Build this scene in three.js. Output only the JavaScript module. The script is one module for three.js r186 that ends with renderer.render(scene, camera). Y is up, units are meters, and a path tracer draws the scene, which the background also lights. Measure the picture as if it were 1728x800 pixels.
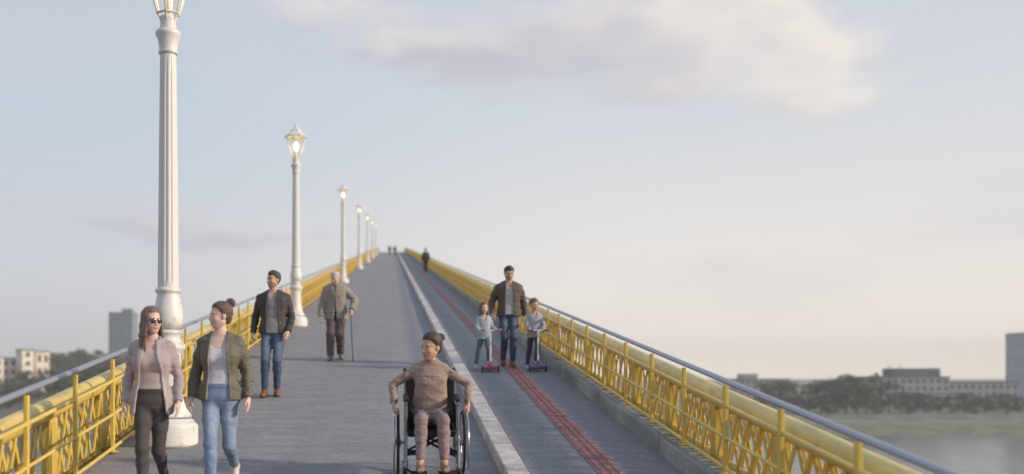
import * as THREE from 'three';
import { mergeGeometries } from 'three/addons/utils/BufferGeometryUtils.js';
import { RoundedBoxGeometry } from 'three/addons/geometries/RoundedBoxGeometry.js';

// ---------------------------------------------------------------- camera
const scene = new THREE.Scene();
const EYE = 16.2, DECK0 = 14.0, SLOPE = 0.1365;          // eye 2.2 m above the line of the ramp, water at y = 0
const camera = new THREE.PerspectiveCamera(2 * Math.atan(640 / 1700) * 180 / Math.PI, 2134 / 1280, 0.3, 9000);
camera.setViewOffset(2134, 1280, 406, 0, 1728, 800);     // lens shifted up and to the side, uprights stay upright
camera.position.set(0, EYE, 0);
camera.lookAt(0, EYE, -10);
camera.focus = 11;
camera.userData.fStop = 0.62;
camera.updateProjectionMatrix();

// ---------------------------------------------------------------- helpers for noise
function rng(seed) { let a = seed >>> 0; return () => { a |= 0; a = a + 0x6D2B79F5 | 0; let t = Math.imul(a ^ a >>> 15, 1 | a); t = t + Math.imul(t ^ t >>> 7, 61 | t) ^ t; return ((t ^ t >>> 14) >>> 0) / 4294967296; }; }
function hash3(x, y, z) { let h = Math.imul(x, 374761393) + Math.imul(y, 668265263) + Math.imul(z, 2147483647 ^ 0x5bd1e995) | 0; h = Math.imul(h ^ h >>> 13, 1274126177); return ((h ^ h >>> 16) >>> 0) / 4294967296; }
function vnoise(x, y, z) {
  const xi = Math.floor(x), yi = Math.floor(y), zi = Math.floor(z), a = x - xi, b = y - yi, c = z - zi;
  const u = a * a * (3 - 2 * a), v = b * b * (3 - 2 * b), w = c * c * (3 - 2 * c), L = (p, q, t) => p + (q - p) * t;
  return L(L(L(hash3(xi, yi, zi), hash3(xi + 1, yi, zi), u), L(hash3(xi, yi + 1, zi), hash3(xi + 1, yi + 1, zi), u), v),
    L(L(hash3(xi, yi, zi + 1), hash3(xi + 1, yi, zi + 1), u), L(hash3(xi, yi + 1, zi + 1), hash3(xi + 1, yi + 1, zi + 1), u), v), w);
}
function fbm(x, y, z, n = 5) { let s = 0, a = 0.5; for (let i = 0; i < n; i++) { s += a * vnoise(x, y, z); x = x * 2.03 + 7.1; y = y * 2.03 + 3.7; z = z * 2.03 + 5.3; a *= 0.5; } return s; }
const sstep = (a, b, x) => { const t = Math.min(1, Math.max(0, (x - a) / (b - a))); return t * t * (3 - 2 * t); };
const mix = (a, b, t) => a + (b - a) * t;
const mix3 = (a, b, t) => [mix(a[0], b[0], t), mix(a[1], b[1], t), mix(a[2], b[2], t)];
const lin = (r, g, b) => [r, g, b].map(c => { c /= 255; return c <= 0.04045 ? c / 12.92 : ((c + 0.055) / 1.055) ** 2.4; });

// ---------------------------------------------------------------- sky: soft evening air, brighter and warmer towards the sun
const SUN_AZ = 1.82, SUN_EL = 0.36;                         // radians from straight ahead towards the water side, and up
const sunDir = new THREE.Vector3(Math.sin(SUN_AZ) * Math.cos(SUN_EL), Math.sin(SUN_EL), -Math.cos(SUN_AZ) * Math.cos(SUN_EL));
{
  const glow = [Math.sin(1.35), -Math.cos(1.35)], W = 3072, H = 1536, data = new Float32Array(W * H * 4);
  const top = lin(140, 164, 196), mid = lin(180, 193, 207), low = lin(205, 207, 211), warm = lin(246, 233, 215), cool = lin(179, 181, 187);
  const cloudDark = lin(183, 182, 192), cloudLit = lin(224, 217, 210);
  // clouds: [azimuth, elevation, half width, half height, weight, how much of the sun they catch]
  const puffs = [[0.335, 0.318, 0.085, 0.040, 1.0, 0.75], [0.42, 0.287, 0.045, 0.024, 0.9, 0.9], [0.20, 0.325, 0.12, 0.045, 0.95, 0.30], [0.06, 0.308, 0.10, 0.028, 0.72, 0.05], [0.26, 0.272, 0.11, 0.016, 0.75, 0.55], [0.42, 0.258, 0.06, 0.013, 0.75, 0.85], [0.50, 0.272, 0.035, 0.007, 0.4, 0.7],
    [-0.08, 0.352, 0.13, 0.024, 0.55, 0.4], [-0.02, 0.318, 0.10, 0.014, 0.40, 0.3], [-0.22, 0.146, 0.14, 0.014, 0.62, 0.0], [-0.10, 0.138, 0.09, 0.010, 0.5, 0.0],
    [-0.75, 0.30, 0.2, 0.05, 0.8, 0.4], [-1.2, 0.22, 0.22, 0.03, 0.6, 0.3], [1.0, 0.36, 0.16, 0.05, 0.7, 0.6], [1.6, 0.28, 0.2, 0.04, 0.7, 0.6], [2.2, 0.35, 0.25, 0.06, 0.8, 0.5], [3.0, 0.25, 0.25, 0.05, 0.7, 0.4], [-1.9, 0.34, 0.2, 0.06, 0.8, 0.4], [-2.6, 0.26, 0.25, 0.05, 0.7, 0.4]];
  for (let j = 0; j < H; j++) {
    const el = ((j + 0.5) / H - 0.5) * Math.PI, ce = Math.cos(el), se = Math.sin(el);
    for (let i = 0; i < W; i++) {
      const k = (j * W + i) * 4;
      // three.js equirectangular: u = atan2(z, x) / 2pi + 0.5
      const phi = ((i + 0.5) / W - 0.5) * 2 * Math.PI;
      const x = Math.cos(phi) * ce, z = Math.sin(phi) * ce, y = se;
      const az = Math.atan2(x, -z);
      const toSun = 0.5 + 0.5 * (x * glow[0] + z * glow[1]) / Math.max(0.05, ce);
      const e = Math.max(0, el);
      let c = mix3(low, mid, sstep(0.02, 0.26, e));
      c = mix3(c, top, sstep(0.22, 0.75, e));
      c = mix3(c, lin(205, 205, 209), sstep(0.40, 0.85, toSun) * 0.7 * Math.exp(-e / 0.5));
      c = mix3(c, mix3(cool, warm, sstep(0.42, 0.74, toSun)), Math.exp(-e / 0.13) * 0.92);
      if (el > -0.02) {
        let m = 0;
        const wx = (fbm(az * 9, e * 16, 1.3, 4) - 0.47) * 0.16, wy = (fbm(az * 9 + 40, e * 16, 8.3, 4) - 0.47) * 0.07;
        let lit = 0;
        for (const [pa, pe, ra, re, wgt, lb] of puffs) {
          let da = az + wx - pa; if (da > Math.PI) da -= 2 * Math.PI; if (da < -Math.PI) da += 2 * Math.PI;
          const u = da / ra, v = (e + wy - pe) / re, q = u * u + v * v;
          if (q < 4) { const g = wgt * Math.exp(-q * 1.3); m += g; lit += g * (lb + 0.30 * u + 0.34 * v); }
        }
        const f = fbm(az * 22, e * 52, 3.1, 5);
        const thin = sstep(0.50, 0.75, fbm(az * 3.2 + 11, e * 13, 6.2, 5)) * 0.32 * sstep(0.02, 0.1, e);
        const d = sstep(0.08, 0.72, m + (f - 0.5) * 0.62) * mix(0.66, 0.95, sstep(0.3, 0.9, m));
        const l = Math.min(1, Math.max(0, lit / Math.max(m, 1e-3) + (f - 0.45) * 0.9));
        c = mix3(c, lin(190, 189, 198), thin);
        c = mix3(c, mix3(cloudDark, cloudLit, l), d);
      } else c = mix3(c, lin(140, 142, 140), sstep(0, 0.12, -el));
      data[k] = c[0]; data[k + 1] = c[1]; data[k + 2] = c[2]; data[k + 3] = 1;
    }
  }
  const tex = new THREE.DataTexture(data, W, H, THREE.RGBAFormat, THREE.FloatType);
  tex.mapping = THREE.EquirectangularReflectionMapping;
  tex.minFilter = tex.magFilter = THREE.LinearFilter; tex.needsUpdate = true;
  scene.background = tex; scene.environment = tex;
}

// ---------------------------------------------------------------- sun, air, exposure
const sun = new THREE.DirectionalLight(new THREE.Color().setRGB(1.0, 0.87, 0.70), 3.0);
sun.position.copy(sunDir).multiplyScalar(200).add(new THREE.Vector3(0, 20, -60));
sun.target.position.set(0, 20, -60);
sun.castShadow = true; sun.shadow.radius = 6; sun.shadow.mapSize.set(4096, 4096);
Object.assign(sun.shadow.camera, { left: -130, right: 130, top: 60, bottom: -60, near: 1, far: 500 });
scene.add(sun, sun.target);
scene.fog = new THREE.FogExp2(new THREE.Color().setRGB(1.0, 0.96, 0.92), 0.00047);

const renderer = new THREE.WebGLRenderer({ antialias: true });
renderer.toneMapping = THREE.LinearToneMapping;
renderer.toneMappingExposure = 1.2;
renderer.outputColorSpace = THREE.SRGBColorSpace;
renderer.shadowMap.enabled = true;
renderer.setSize(1024, 474);

// ---------------------------------------------------------------- shared builders
const taken = new Map();
function numbered(n) { const k = taken.get(n) || 0; taken.set(n, k + 1); return k ? n + '_' + String(k).padStart(3, '0') : n; }
function add(name, geo, mat, parent) { const m = new THREE.Mesh(geo, mat); m.name = parent === scene ? numbered(name) : name; m.castShadow = m.receiveShadow = true; parent.add(m); return m; }
function thing(name, label, category, group, pos = [0, 0, 0], turn = 0) {
  const g = new THREE.Group(); g.name = numbered(name); g.position.set(...pos); g.rotation.y = turn;
  g.userData = { label, category }; if (group) g.userData.group = group; scene.add(g); return g;
}
function structure(name) { const g = new THREE.Group(); g.name = numbered(name); g.userData = { kind: 'structure' }; scene.add(g); return g; }
function std(rgb, roughness = 0.8, extra = {}) { return new THREE.MeshStandardMaterial({ color: new THREE.Color().setRGB(...rgb), roughness, ...extra }); }
function prep(g) { const o = g.index ? g.toNonIndexed() : g; for (const k of Object.keys(o.attributes)) if (k !== 'position' && k !== 'normal' && k !== 'uv') o.deleteAttribute(k); return o; }
function merge(list) { return list.length === 1 ? list[0] : mergeGeometries(list.map(prep)); }
function boxG(w, h, d, x = 0, y = 0, z = 0) { const g = new THREE.BoxGeometry(w, h, d); g.translate(x, y, z); return g; }
function rboxG(w, h, d, r, x = 0, y = 0, z = 0, seg = 2) { const g = new RoundedBoxGeometry(w, h, d, seg, r); g.translate(x, y, z); return g; }
const V3 = (x, y, z) => new THREE.Vector3(x, y, z);
function rodG(a, b, ra, rb = ra, seg = 10) {
  const A = V3(...a), B = V3(...b), L = A.distanceTo(B), g = new THREE.CylinderGeometry(rb, ra, L, seg);
  g.translate(0, L / 2, 0);
  g.applyQuaternion(new THREE.Quaternion().setFromUnitVectors(V3(0, 1, 0), B.clone().sub(A).normalize()));
  g.translate(...a); return g;
}
function barG(a, b, w, t) {                      // flat bar from a to b in a plane x = const: w in the plane, t across it
  const A = V3(...a), B = V3(...b), L = A.distanceTo(B), g = new THREE.BoxGeometry(t, L, w);
  g.translate(0, L / 2, 0);
  g.rotateX(Math.atan2(b[2] - a[2], b[1] - a[1])); g.translate(...a); return g;
}
function tubeG(pts, r, seg = 24, rad = 8, closed = false) { return new THREE.TubeGeometry(new THREE.CatmullRomCurve3(pts.map(p => V3(...p)), closed, 'catmullrom', 0.5), seg, r, rad, closed); }
function noiseTex(size, fn, srgb = true, rep = 1) {
  const d = new Uint8Array(size * size * 4);
  for (let j = 0; j < size; j++) for (let i = 0; i < size; i++) { const c = fn(i / size, j / size); const k = (j * size + i) * 4; d[k] = c[0]; d[k + 1] = c[1]; d[k + 2] = c[2]; d[k + 3] = 255; }
  const t = new THREE.DataTexture(d, size, size); t.wrapS = t.wrapT = THREE.RepeatWrapping; t.magFilter = THREE.LinearFilter; t.minFilter = THREE.LinearMipmapLinearFilter; t.generateMipmaps = true;
  if (srgb) t.colorSpace = THREE.SRGBColorSpace; t.repeat.set(rep, rep); t.needsUpdate = true; return t;
}
// periodic value noise for tiling textures
function tn(u, v, p, s) { const x = u * p, y = v * p, xi = Math.floor(x), yi = Math.floor(y), a = x - xi, b = y - yi, q = a * a * (3 - 2 * a), w = b * b * (3 - 2 * b), h = (i, j) => hash3(((i % p) + p) % p, ((j % p) + p) % p, s); return mix(mix(h(xi, yi), h(xi + 1, yi), q), mix(h(xi, yi + 1), h(xi + 1, yi + 1), q), w); }
function tfbm(u, v, p, s, n = 4) { let r = 0, a = 0.5; for (let i = 0; i < n; i++) { r += a * tn(u, v, p, s + i); p *= 2; a *= 0.5; } return r; }
// set uv in metres by the dominant side of each face
function metreUV(g, k = 1, ox = 0, oy = 0) {
  const p = g.attributes.position, n = g.attributes.normal, uv = new Float32Array(p.count * 2);
  for (let i = 0; i < p.count; i++) {
    const ax = Math.abs(n.getX(i)), ay = Math.abs(n.getY(i)), az = Math.abs(n.getZ(i));
    const a = ay >= ax && ay >= az ? [p.getX(i), p.getZ(i)] : ax >= az ? [p.getZ(i), p.getY(i)] : [p.getX(i), p.getY(i)];
    uv[2 * i] = a[0] * k + ox; uv[2 * i + 1] = a[1] * k + oy;
  }
  g.setAttribute('uv', new THREE.BufferAttribute(uv, 2)); return g;
}
// height of the ramp at distance d ahead, and its slope: straight rise, then rounded over a crest
const CREST = 214;
function deckY(d) { if (d < CREST) return DECK0 + SLOPE * d; const t = d - CREST; return DECK0 + SLOPE * CREST + SLOPE * t - t * t / 420; }
function deckS(d) { return d < CREST ? SLOPE : SLOPE - (d - CREST) / 210; }
const END = 282, START = -4;
// ================================================================ setting: water, banks
{
  const bump = noiseTex(512, (u, v) => { const h = tfbm(u, v, 10, 3, 5) * 255; return [h, h, h]; }, false);
  const water = new THREE.MeshStandardMaterial({ color: new THREE.Color().setRGB(0.07, 0.08, 0.08), roughness: 0.12, bumpMap: bump, bumpScale: 0.16 });
  const g = new THREE.PlaneGeometry(2400, 900, 1, 1); g.rotateX(-Math.PI / 2); metreUV(g, 1 / 22);
  const m = add('river_water', g, water, scene); m.position.set(0, 0, 0); m.userData = { kind: 'structure' };
}
const bankY = d => d < 276 ? -1.5 : d < 300 ? mix(-0.4, 1.6, sstep(276, 300, d)) : mix(1.6, 4.0, sstep(300, 345, d));
function groundY(x, d) { return bankY(d - 8 * (vnoise(x * 0.012, 3.3, 0) - 0.5)) + (d > 330 ? 0.6 * (vnoise(x * 0.02, d * 0.02, 1) - 0.5) : 0) + 11 * sstep(500, 1300, d) + 14 * sstep(330, 480, d) * sstep(-20, -140, x); }
{
  const tex = noiseTex(512, (u, v) => { const a = tfbm(u, v, 6, 11, 5), b = tfbm(u, v, 24, 31, 4); const c = mix3([104, 104, 84], [138, 130, 110], sstep(0.38, 0.62, a)); const k = 0.8 + 0.4 * b; return c.map(q => Math.min(255, q * k)); });
  const xs = [], ds = [];
  for (let x = -900; x <= 900; x += 15) xs.push(x);
  for (let d = 268; d < 380; d += 4) ds.push(d);
  for (let d = 380; d <= 620; d += 20) ds.push(d);
  ds.push(760, 1000, 1300);
  const pos = [], uv = [], idx = [];
  for (const d of ds) for (const x of xs) { const k = d > 620 ? 1 + (d - 620) / 1400 : 1; pos.push(x * k, groundY(x, d), -d); uv.push(x * k / 30, d / 30); }
  for (let j = 0; j < ds.length - 1; j++) for (let i = 0; i < xs.length - 1; i++) { const a = j * xs.length + i, b = a + 1, c = a + xs.length, e = c + 1; idx.push(a, b, e, a, e, c); }
  const g = new THREE.BufferGeometry(); g.setAttribute('position', new THREE.Float32BufferAttribute(pos, 3)); g.setAttribute('uv', new THREE.Float32BufferAttribute(uv, 2)); g.setIndex(idx); g.computeVertexNormals();
  const m = add('river_bank', g, new THREE.MeshStandardMaterial({ map: tex, roughness: 0.95 }), scene); m.userData = { kind: 'structure' };
}
// promenade along the far bank with a low stone quay edge
{
  const q = structure('riverside_path');
  const g = []; for (let x = -420; x < 420; x += 15) { const h = boxG(15, 0.5, 3.2); h.translate(x + 7.5, groundY(x + 7.5, 318) + 0.1, -318); g.push(h); }
  add('path_surface', merge(g), std([0.32, 0.31, 0.29], 0.9), q);
}

// ================================================================ the bridge deck
// place a mesh built round (0,0,0) with its length along z on the ramp at distance d
function onRamp(m, x, d, h = 0) { m.position.set(x, deckY(d) + h, -d); m.rotation.x = Math.atan(deckS(d)); return m; }
const grey = noiseTex(512, (u, v) => {
  const a = tfbm(u, v, 5, 5, 5), b = tn(u, v, 200, 9), c = tfbm(u, v, 40, 21, 3);
  const k = 140 + (a - 0.47) * 30 + (c - 0.45) * 24 + (b - 0.5) * 26; return [k * 1.01, k * 0.972, k * 0.968];
});
const greyBump = noiseTex(512, (u, v) => { const h = 255 * (0.6 * tn(u, v, 180, 2) + 0.4 * tn(u, v, 60, 3)); return [h, h, h]; }, false);
const deckMats = [1.0, 0.99, 1.01, 0.995, 1.005].map(k => new THREE.MeshStandardMaterial({ color: new THREE.Color().setRGB(k, k, k), map: grey, bumpMap: greyBump, bumpScale: 0.003, roughness: 0.86 }));
const X_L = -2.98, KERB0 = 1.03, KERB1 = 1.235, WALK1 = 2.77, X_R = 2.99;
const deck = structure('bridge_deck');
{ // the slab below, following the crest
  const pos = [], idx = [], uv = [], sect = [[X_L - 0.02, -0.02 - 0.5], [X_L - 0.02, -0.03], [X_R - 0.03, -0.03], [X_R - 0.03, -0.52]];
  const ds = [START - 4, 0]; for (let d = 10; d <= CREST; d += 12) ds.push(d); for (let d = CREST + 2; d <= END; d += 4) ds.push(d);
  for (const d of ds) for (let k = 0; k < 4; k++) { pos.push(sect[k][0], deckY(d) + sect[k][1], -d); uv.push(sect[k][0] / 2, d / 2); }
  for (let j = 0; j < ds.length - 1; j++) for (let k = 0; k < 4; k++) { const a = j * 4 + k, b = j * 4 + (k + 1) % 4, c = a + 4, e = b + 4; idx.push(a, b, e, a, e, c); }
  const g = new THREE.BufferGeometry(); g.setAttribute('position', new THREE.Float32BufferAttribute(pos, 3)); g.setAttribute('uv', new THREE.Float32BufferAttribute(uv, 2)); g.setIndex(idx);
  const f = g.toNonIndexed(); f.computeVertexNormals(); add('slab', f, std([0.11, 0.105, 0.1], 0.9), deck);
}
function rampStrip(x0, x1, h, d0, d1, step, k = 0.5) {         // a sheet that follows the ramp
  const pos = [], uv = [], idx = []; let n = 0;
  for (let d = d0; d <= d1 + 1e-6; d += step) { pos.push(x0, deckY(d) + h, -d, x1, deckY(d) + h, -d); uv.push(x0 * k, d * k, x1 * k, d * k); n++; }
  for (let j = 0; j < n - 1; j++) idx.push(2 * j, 2 * j + 1, 2 * j + 3, 2 * j, 2 * j + 3, 2 * j + 2);
  const g = new THREE.BufferGeometry(); g.setAttribute('position', new THREE.Float32BufferAttribute(pos, 3)); g.setAttribute('uv', new THREE.Float32BufferAttribute(uv, 2)); g.setIndex(idx); g.computeVertexNormals(); return g;
}
// transverse planks: singly as far as they can be told apart, then one sheet
function planks(parent, x0, x1, pitch, d0, count, seed) {
  const r = rng(seed), w = x1 - x0, geos = [];
  for (let v = 0; v < 6; v++) geos.push(metreUV(rboxG(w, 0.05, pitch - 0.004, 0.0015, 0, -0.025, 0, 1), 0.5, r() * 7, r() * 7));
  for (let i = 0; i < count; i++) {
    const d = d0 + (i + 0.5) * pitch, m = add('plank', geos[Math.floor(r() * 6)], deckMats[Math.floor(r() * 5)], parent);
    onRamp(m, (x0 + x1) / 2, d, (r() - 0.5) * 0.0012 + 0.0015);
  }
  add('far_planks', rampStrip(x0, x1, 0, d0 + count * pitch, END, 4), deckMats[0], parent).userData.kind = 'stuff';
}
planks(deck, X_L, KERB0 + 0.02, 0.34, 3.0, 290, 4);
const walk = structure('side_walkway');
planks(walk, KERB1 - 0.02, WALK1 + 0.02, 0.34, 3.0, 290, 9);
// kerb between the two ways: stones end to end
{
  const kerb = structure('dividing_kerb');
  const mats = [[0.46, 0.405, 0.365], [0.50, 0.44, 0.40], [0.43, 0.38, 0.345]].map(c => new THREE.MeshStandardMaterial({ color: new THREE.Color().setRGB(...c.map(q => q * 1.85)), map: noiseTex(128, (u, v) => { const k = 205 + (tfbm(u, v, 6, c[0] * 100 | 0, 5) - 0.47) * 90 + (tn(u, v, 90, 4) - 0.5) * 40; return [k, k, k]; }), roughness: 0.85 }));
  const r = rng(77), geos = [0, 1, 2, 3].map(() => metreUV(rboxG(KERB1 - KERB0, 0.20, 0.992, 0.018, 0, 0.03, 0), 0.8, r() * 5, r() * 5));
  for (let d = 2.5; d < END; d += 1) { const m = add('kerb_stone', geos[Math.floor(r() * 4)], mats[Math.floor(r() * 3)], kerb); onRamp(m, (KERB0 + KERB1) / 2 + (r() - 0.5) * 0.006, d, (r() - 0.5) * 0.006); }
}
// kerb that carries the railing on the water side
{
  const kerb = structure('railing_kerb');
  const mat = new THREE.MeshStandardMaterial({ color: new THREE.Color().setRGB(1, 0.98, 0.95), map: noiseTex(256, (u, v) => { const k = 146 + (tfbm(u, v, 4, 8, 6) - 0.47) * 80 + (tn(u, v, 128, 6) - 0.5) * 30; return [k, k * 0.99, k * 0.96]; }), roughness: 0.9 });
  const r = rng(5), geos = [0, 1, 2, 3].map(() => metreUV(rboxG(X_R - WALK1, 0.30, 2.99, 0.045, 0, 0.05, 0, 4), 0.4, r() * 5, r() * 5));
  for (let d = 3; d < END; d += 3) onRamp(add('kerb_block', geos[Math.floor(r() * 4)], mat, kerb), (X_R + WALK1) / 2, d, (r() - 0.5) * 0.004);
}
// red tactile paving
{
  const strip = structure('tactile_paving');
  const one = v => { const g = [metreUV(rboxG(0.246, 0.02, 0.246, 0.004, 0, 0.004, 0, 1), 1, v * 1.7, v)]; for (let k = -1; k <= 1; k++) g.push(metreUV(rboxG(0.034, 0.012, 0.225, 0.004, k * 0.078, 0.017, 0, 1), 1)); return merge(g); };
  const geos = [0, 1, 2].map(one), r = rng(31);
  const tex = noiseTex(128, (u, v) => { const k = 0.75 + 0.5 * tfbm(u, v, 8, 2, 4) + 0.15 * (tn(u, v, 60, 5) - 0.5); return [200 * k, 195 * k, 195 * k]; });
  const mats = [[0.44, 0.19, 0.172], [0.39, 0.178, 0.165], [0.47, 0.225, 0.20], [0.42, 0.205, 0.19]].map(c => new THREE.MeshStandardMaterial({ color: new THREE.Color().setRGB(...c.map(q => q * 1.5)), map: tex, roughness: 0.85 }));
  const worn = [[0.36, 0.24, 0.225], [0.33, 0.235, 0.225], [0.38, 0.23, 0.215], [0.34, 0.25, 0.24]].map(c => new THREE.MeshStandardMaterial({ color: new THREE.Color().setRGB(...c.map(q => q * 1.3)), map: tex, roughness: 0.88 }));
  let i = 0; const far = [];
  for (let d = 4; d < 190; d += 0.25, i++) {
    if (i < 300) onRamp(add('tactile_tile', geos[Math.floor(r() * 3)], (d > 19 && r() < 0.85 ? worn : mats)[Math.floor(r() * 4)], strip), 2.08 + (r() - 0.5) * 0.004, d, (r() - 0.5) * 0.004);
    else { const g = metreUV(boxG(0.246, 0.02, 0.246, 0, 0.004, 0)); g.rotateX(Math.atan(deckS(d))); g.translate(2.08, deckY(d), -d); far.push(g); }
  }
  add('far_tiles', merge(far), worn[3], strip).userData.kind = 'stuff';
}
// piers standing in the river
{
  const stone = std([0.32, 0.31, 0.29], 0.9);
  for (const d of [40, 95, 150, 205, 258]) {
    const p = thing('bridge_pier', 'grey concrete pier standing in the river under the bridge', 'pier', 'piers under the bridge', [0, 0, -d]);
    const top = deckY(d) - 0.53;
    const shaft = rboxG(4.2, top + 1.2, 1.6, 0.2, 0, (top - 1.6) / 2 - 0.2, 0); add('shaft', shaft, stone, p);
    const cap = rboxG(6.6, 0.8, 2.0, 0.08); cap.rotateX(Math.atan(deckS(d))); cap.translate(0, top - 0.45, 0); add('pier_cap', cap, stone, p);
  }
}

// ================================================================ the railings with their lattice girders
const yellow = k => new THREE.MeshStandardMaterial({ color: new THREE.Color().setRGB(0.92 * k, 0.665 * k, 0.155 * k), roughness: 0.36, map: paintTex });
const paintTex = noiseTex(256, (u, v) => { const g = sstep(0.60, 0.70, tfbm(u, v, 12, 43, 5)), k = (228 + (tfbm(u, v, 5, 13, 5) - 0.47) * 70 + (tn(u, v, 100, 3) - 0.5) * 16) * (1 - 0.08 * g); return [Math.min(255, k), Math.min(255, k * 0.985), k * 0.93]; });
const chordPaint = new THREE.MeshPhysicalMaterial({ color: new THREE.Color().setRGB(0.92, 0.67, 0.16), roughness: 0.42, clearcoat: 0.2, clearcoatRoughness: 0.3, map: paintTex });
const yel = [yellow(1.0), yellow(0.93), yellow(1.05)];
const steel = new THREE.MeshStandardMaterial({ color: new THREE.Color().setRGB(0.36, 0.36, 0.40), roughness: 0.42, metalness: 0.4 });
function followTube(x, h, r, d0, d1, rad = 10, sx = 1, sy = 1) {     // an oval tube that follows the ramp
  const ds = [d0]; for (let d = 12; d < CREST; d += 24) ds.push(d); for (let d = CREST; d <= d1; d += 6) ds.push(d);
  const pos = [], nor = [], uv = [], idx = [];
  for (const d of ds) for (let k = 0; k <= rad; k++) { const a = k / rad * 2 * Math.PI; pos.push(x + Math.cos(a) * r * sx, deckY(d) + h + Math.sin(a) * r * sy, -d); nor.push(Math.cos(a) / sx, Math.sin(a) / sy, 0); uv.push(k / rad, d * 0.5); }
  for (let j = 0; j < ds.length - 1; j++) for (let k = 0; k < rad; k++) { const a = j * (rad + 1) + k, b = a + 1, c = a + rad + 1, e = c + 1; idx.push(a, e, b, a, c, e); }
  const g = new THREE.BufferGeometry(); g.setAttribute('position', new THREE.Float32BufferAttribute(pos, 3)); g.setAttribute('normal', new THREE.Float32BufferAttribute(nor, 3)); g.setAttribute('uv', new THREE.Float32BufferAttribute(uv, 2)); g.setIndex(idx); g.normalizeNormals(); return g;
}
function railing(side, x, base, top, label) {
  const t = thing('railing', label, 'railing', undefined);
  const h1 = base + (top - base) * 0.735, h2 = base + (top - base) * 0.39, hb = base + 0.045, out = side * 0.32;
  const rail = (name, h, r, mat, xo = 0, rad = 10, sx = 1, sy = 1) => add(name, followTube(x + xo, h, r, START, END, rad, sx, sy), mat, t);
  rail('handrail', top, 0.027, steel, 0, 14, 1.35, 0.85);
  rail('upper_rail', h1, 0.019, yel[2]); rail('middle_rail', h2, 0.016, yel[2]); rail('bottom_rail', hb, 0.018, yel[2]);
  const postH = top - base - 0.02, post = merge([rboxG(0.036, postH, 0.05, 0.006, 0, postH / 2 - 0.02, 0, 1), rboxG(0.09, 0.012, 0.11, 0.004, 0, 0.004, 0, 1)]);
  const pitch = 1.235; let d = side > 0 ? 6.22 - 2 * pitch : 8.0 - 4 * pitch;
  for (; d < END - 2; d += pitch) add('post', post, yel[0], t).position.set(x, deckY(d) + base, -d);
  // girder outside: round top chord, upright plates, crossed lattice bars, bottom chord
  rail('top_chord', base + (top - base) * 0.615, 0.10, chordPaint, out, 24);
  rail('bottom_chord', base - 0.14, 0.05, yel[1], out, 8, 1, 1.4);
  const bay = 1.62, ht = base + (top - base) * 0.615 - 0.085, hb2 = base - 0.10, plate = merge([rboxG(0.11, ht - hb2, 0.15, 0.01, 0, (ht + hb2) / 2, 0, 1)]);
  const far = [], diag = [], NX = 5;
  let n = 0;
  for (let d0 = side > 0 ? 3.4 : 3.0; d0 < END - bay - 2; d0 += bay) {
    add('upright_plate', plate, yel[1], t).position.set(x + out, deckY(d0), -d0);
    const w = (bay - 0.17) / NX;
    for (const [row, off] of [[0, 0], [1, side * 0.09]]) for (let k = 0; k < NX; k++) for (const s of [-1, 1]) {
      const a = 0.085 + (k + row * 0.5) * w, b = a + w, za = s > 0 ? a : b, zb = s > 0 ? b : a, xx = x + out - side * 0.03 + off + s * 0.010;
      if (row && k === NX - 1) continue;
      if (n < 300 && d0 > 4) {
        const key = k + (s > 0 ? 5 : 0) + row * 10;
        const g = diag[key] ||= barG([0, hb2 + SLOPE * za, -za], [0, ht + SLOPE * zb, -zb], 0.045, 0.012);
        add('lattice_bar', g, yel[(k + n) % 3], t).position.set(xx, deckY(d0), -d0); n++;
      } else far.push(barG([xx, deckY(d0 + za) + hb2, -(d0 + za)], [xx, deckY(d0 + zb) + ht, -(d0 + zb)], 0.045, 0.012));
    }
  }
  add('far_lattice', merge(far), yel[0], t).userData.kind = 'stuff';
  return t;
}
railing(1, 2.88, 0.20, 1.0, 'yellow lattice railing with grey handrail on the raised kerb beside the children');
railing(-1, -2.9, 0.012, 1.02, 'yellow lattice railing with grey handrail behind the white lamp posts');

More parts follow.
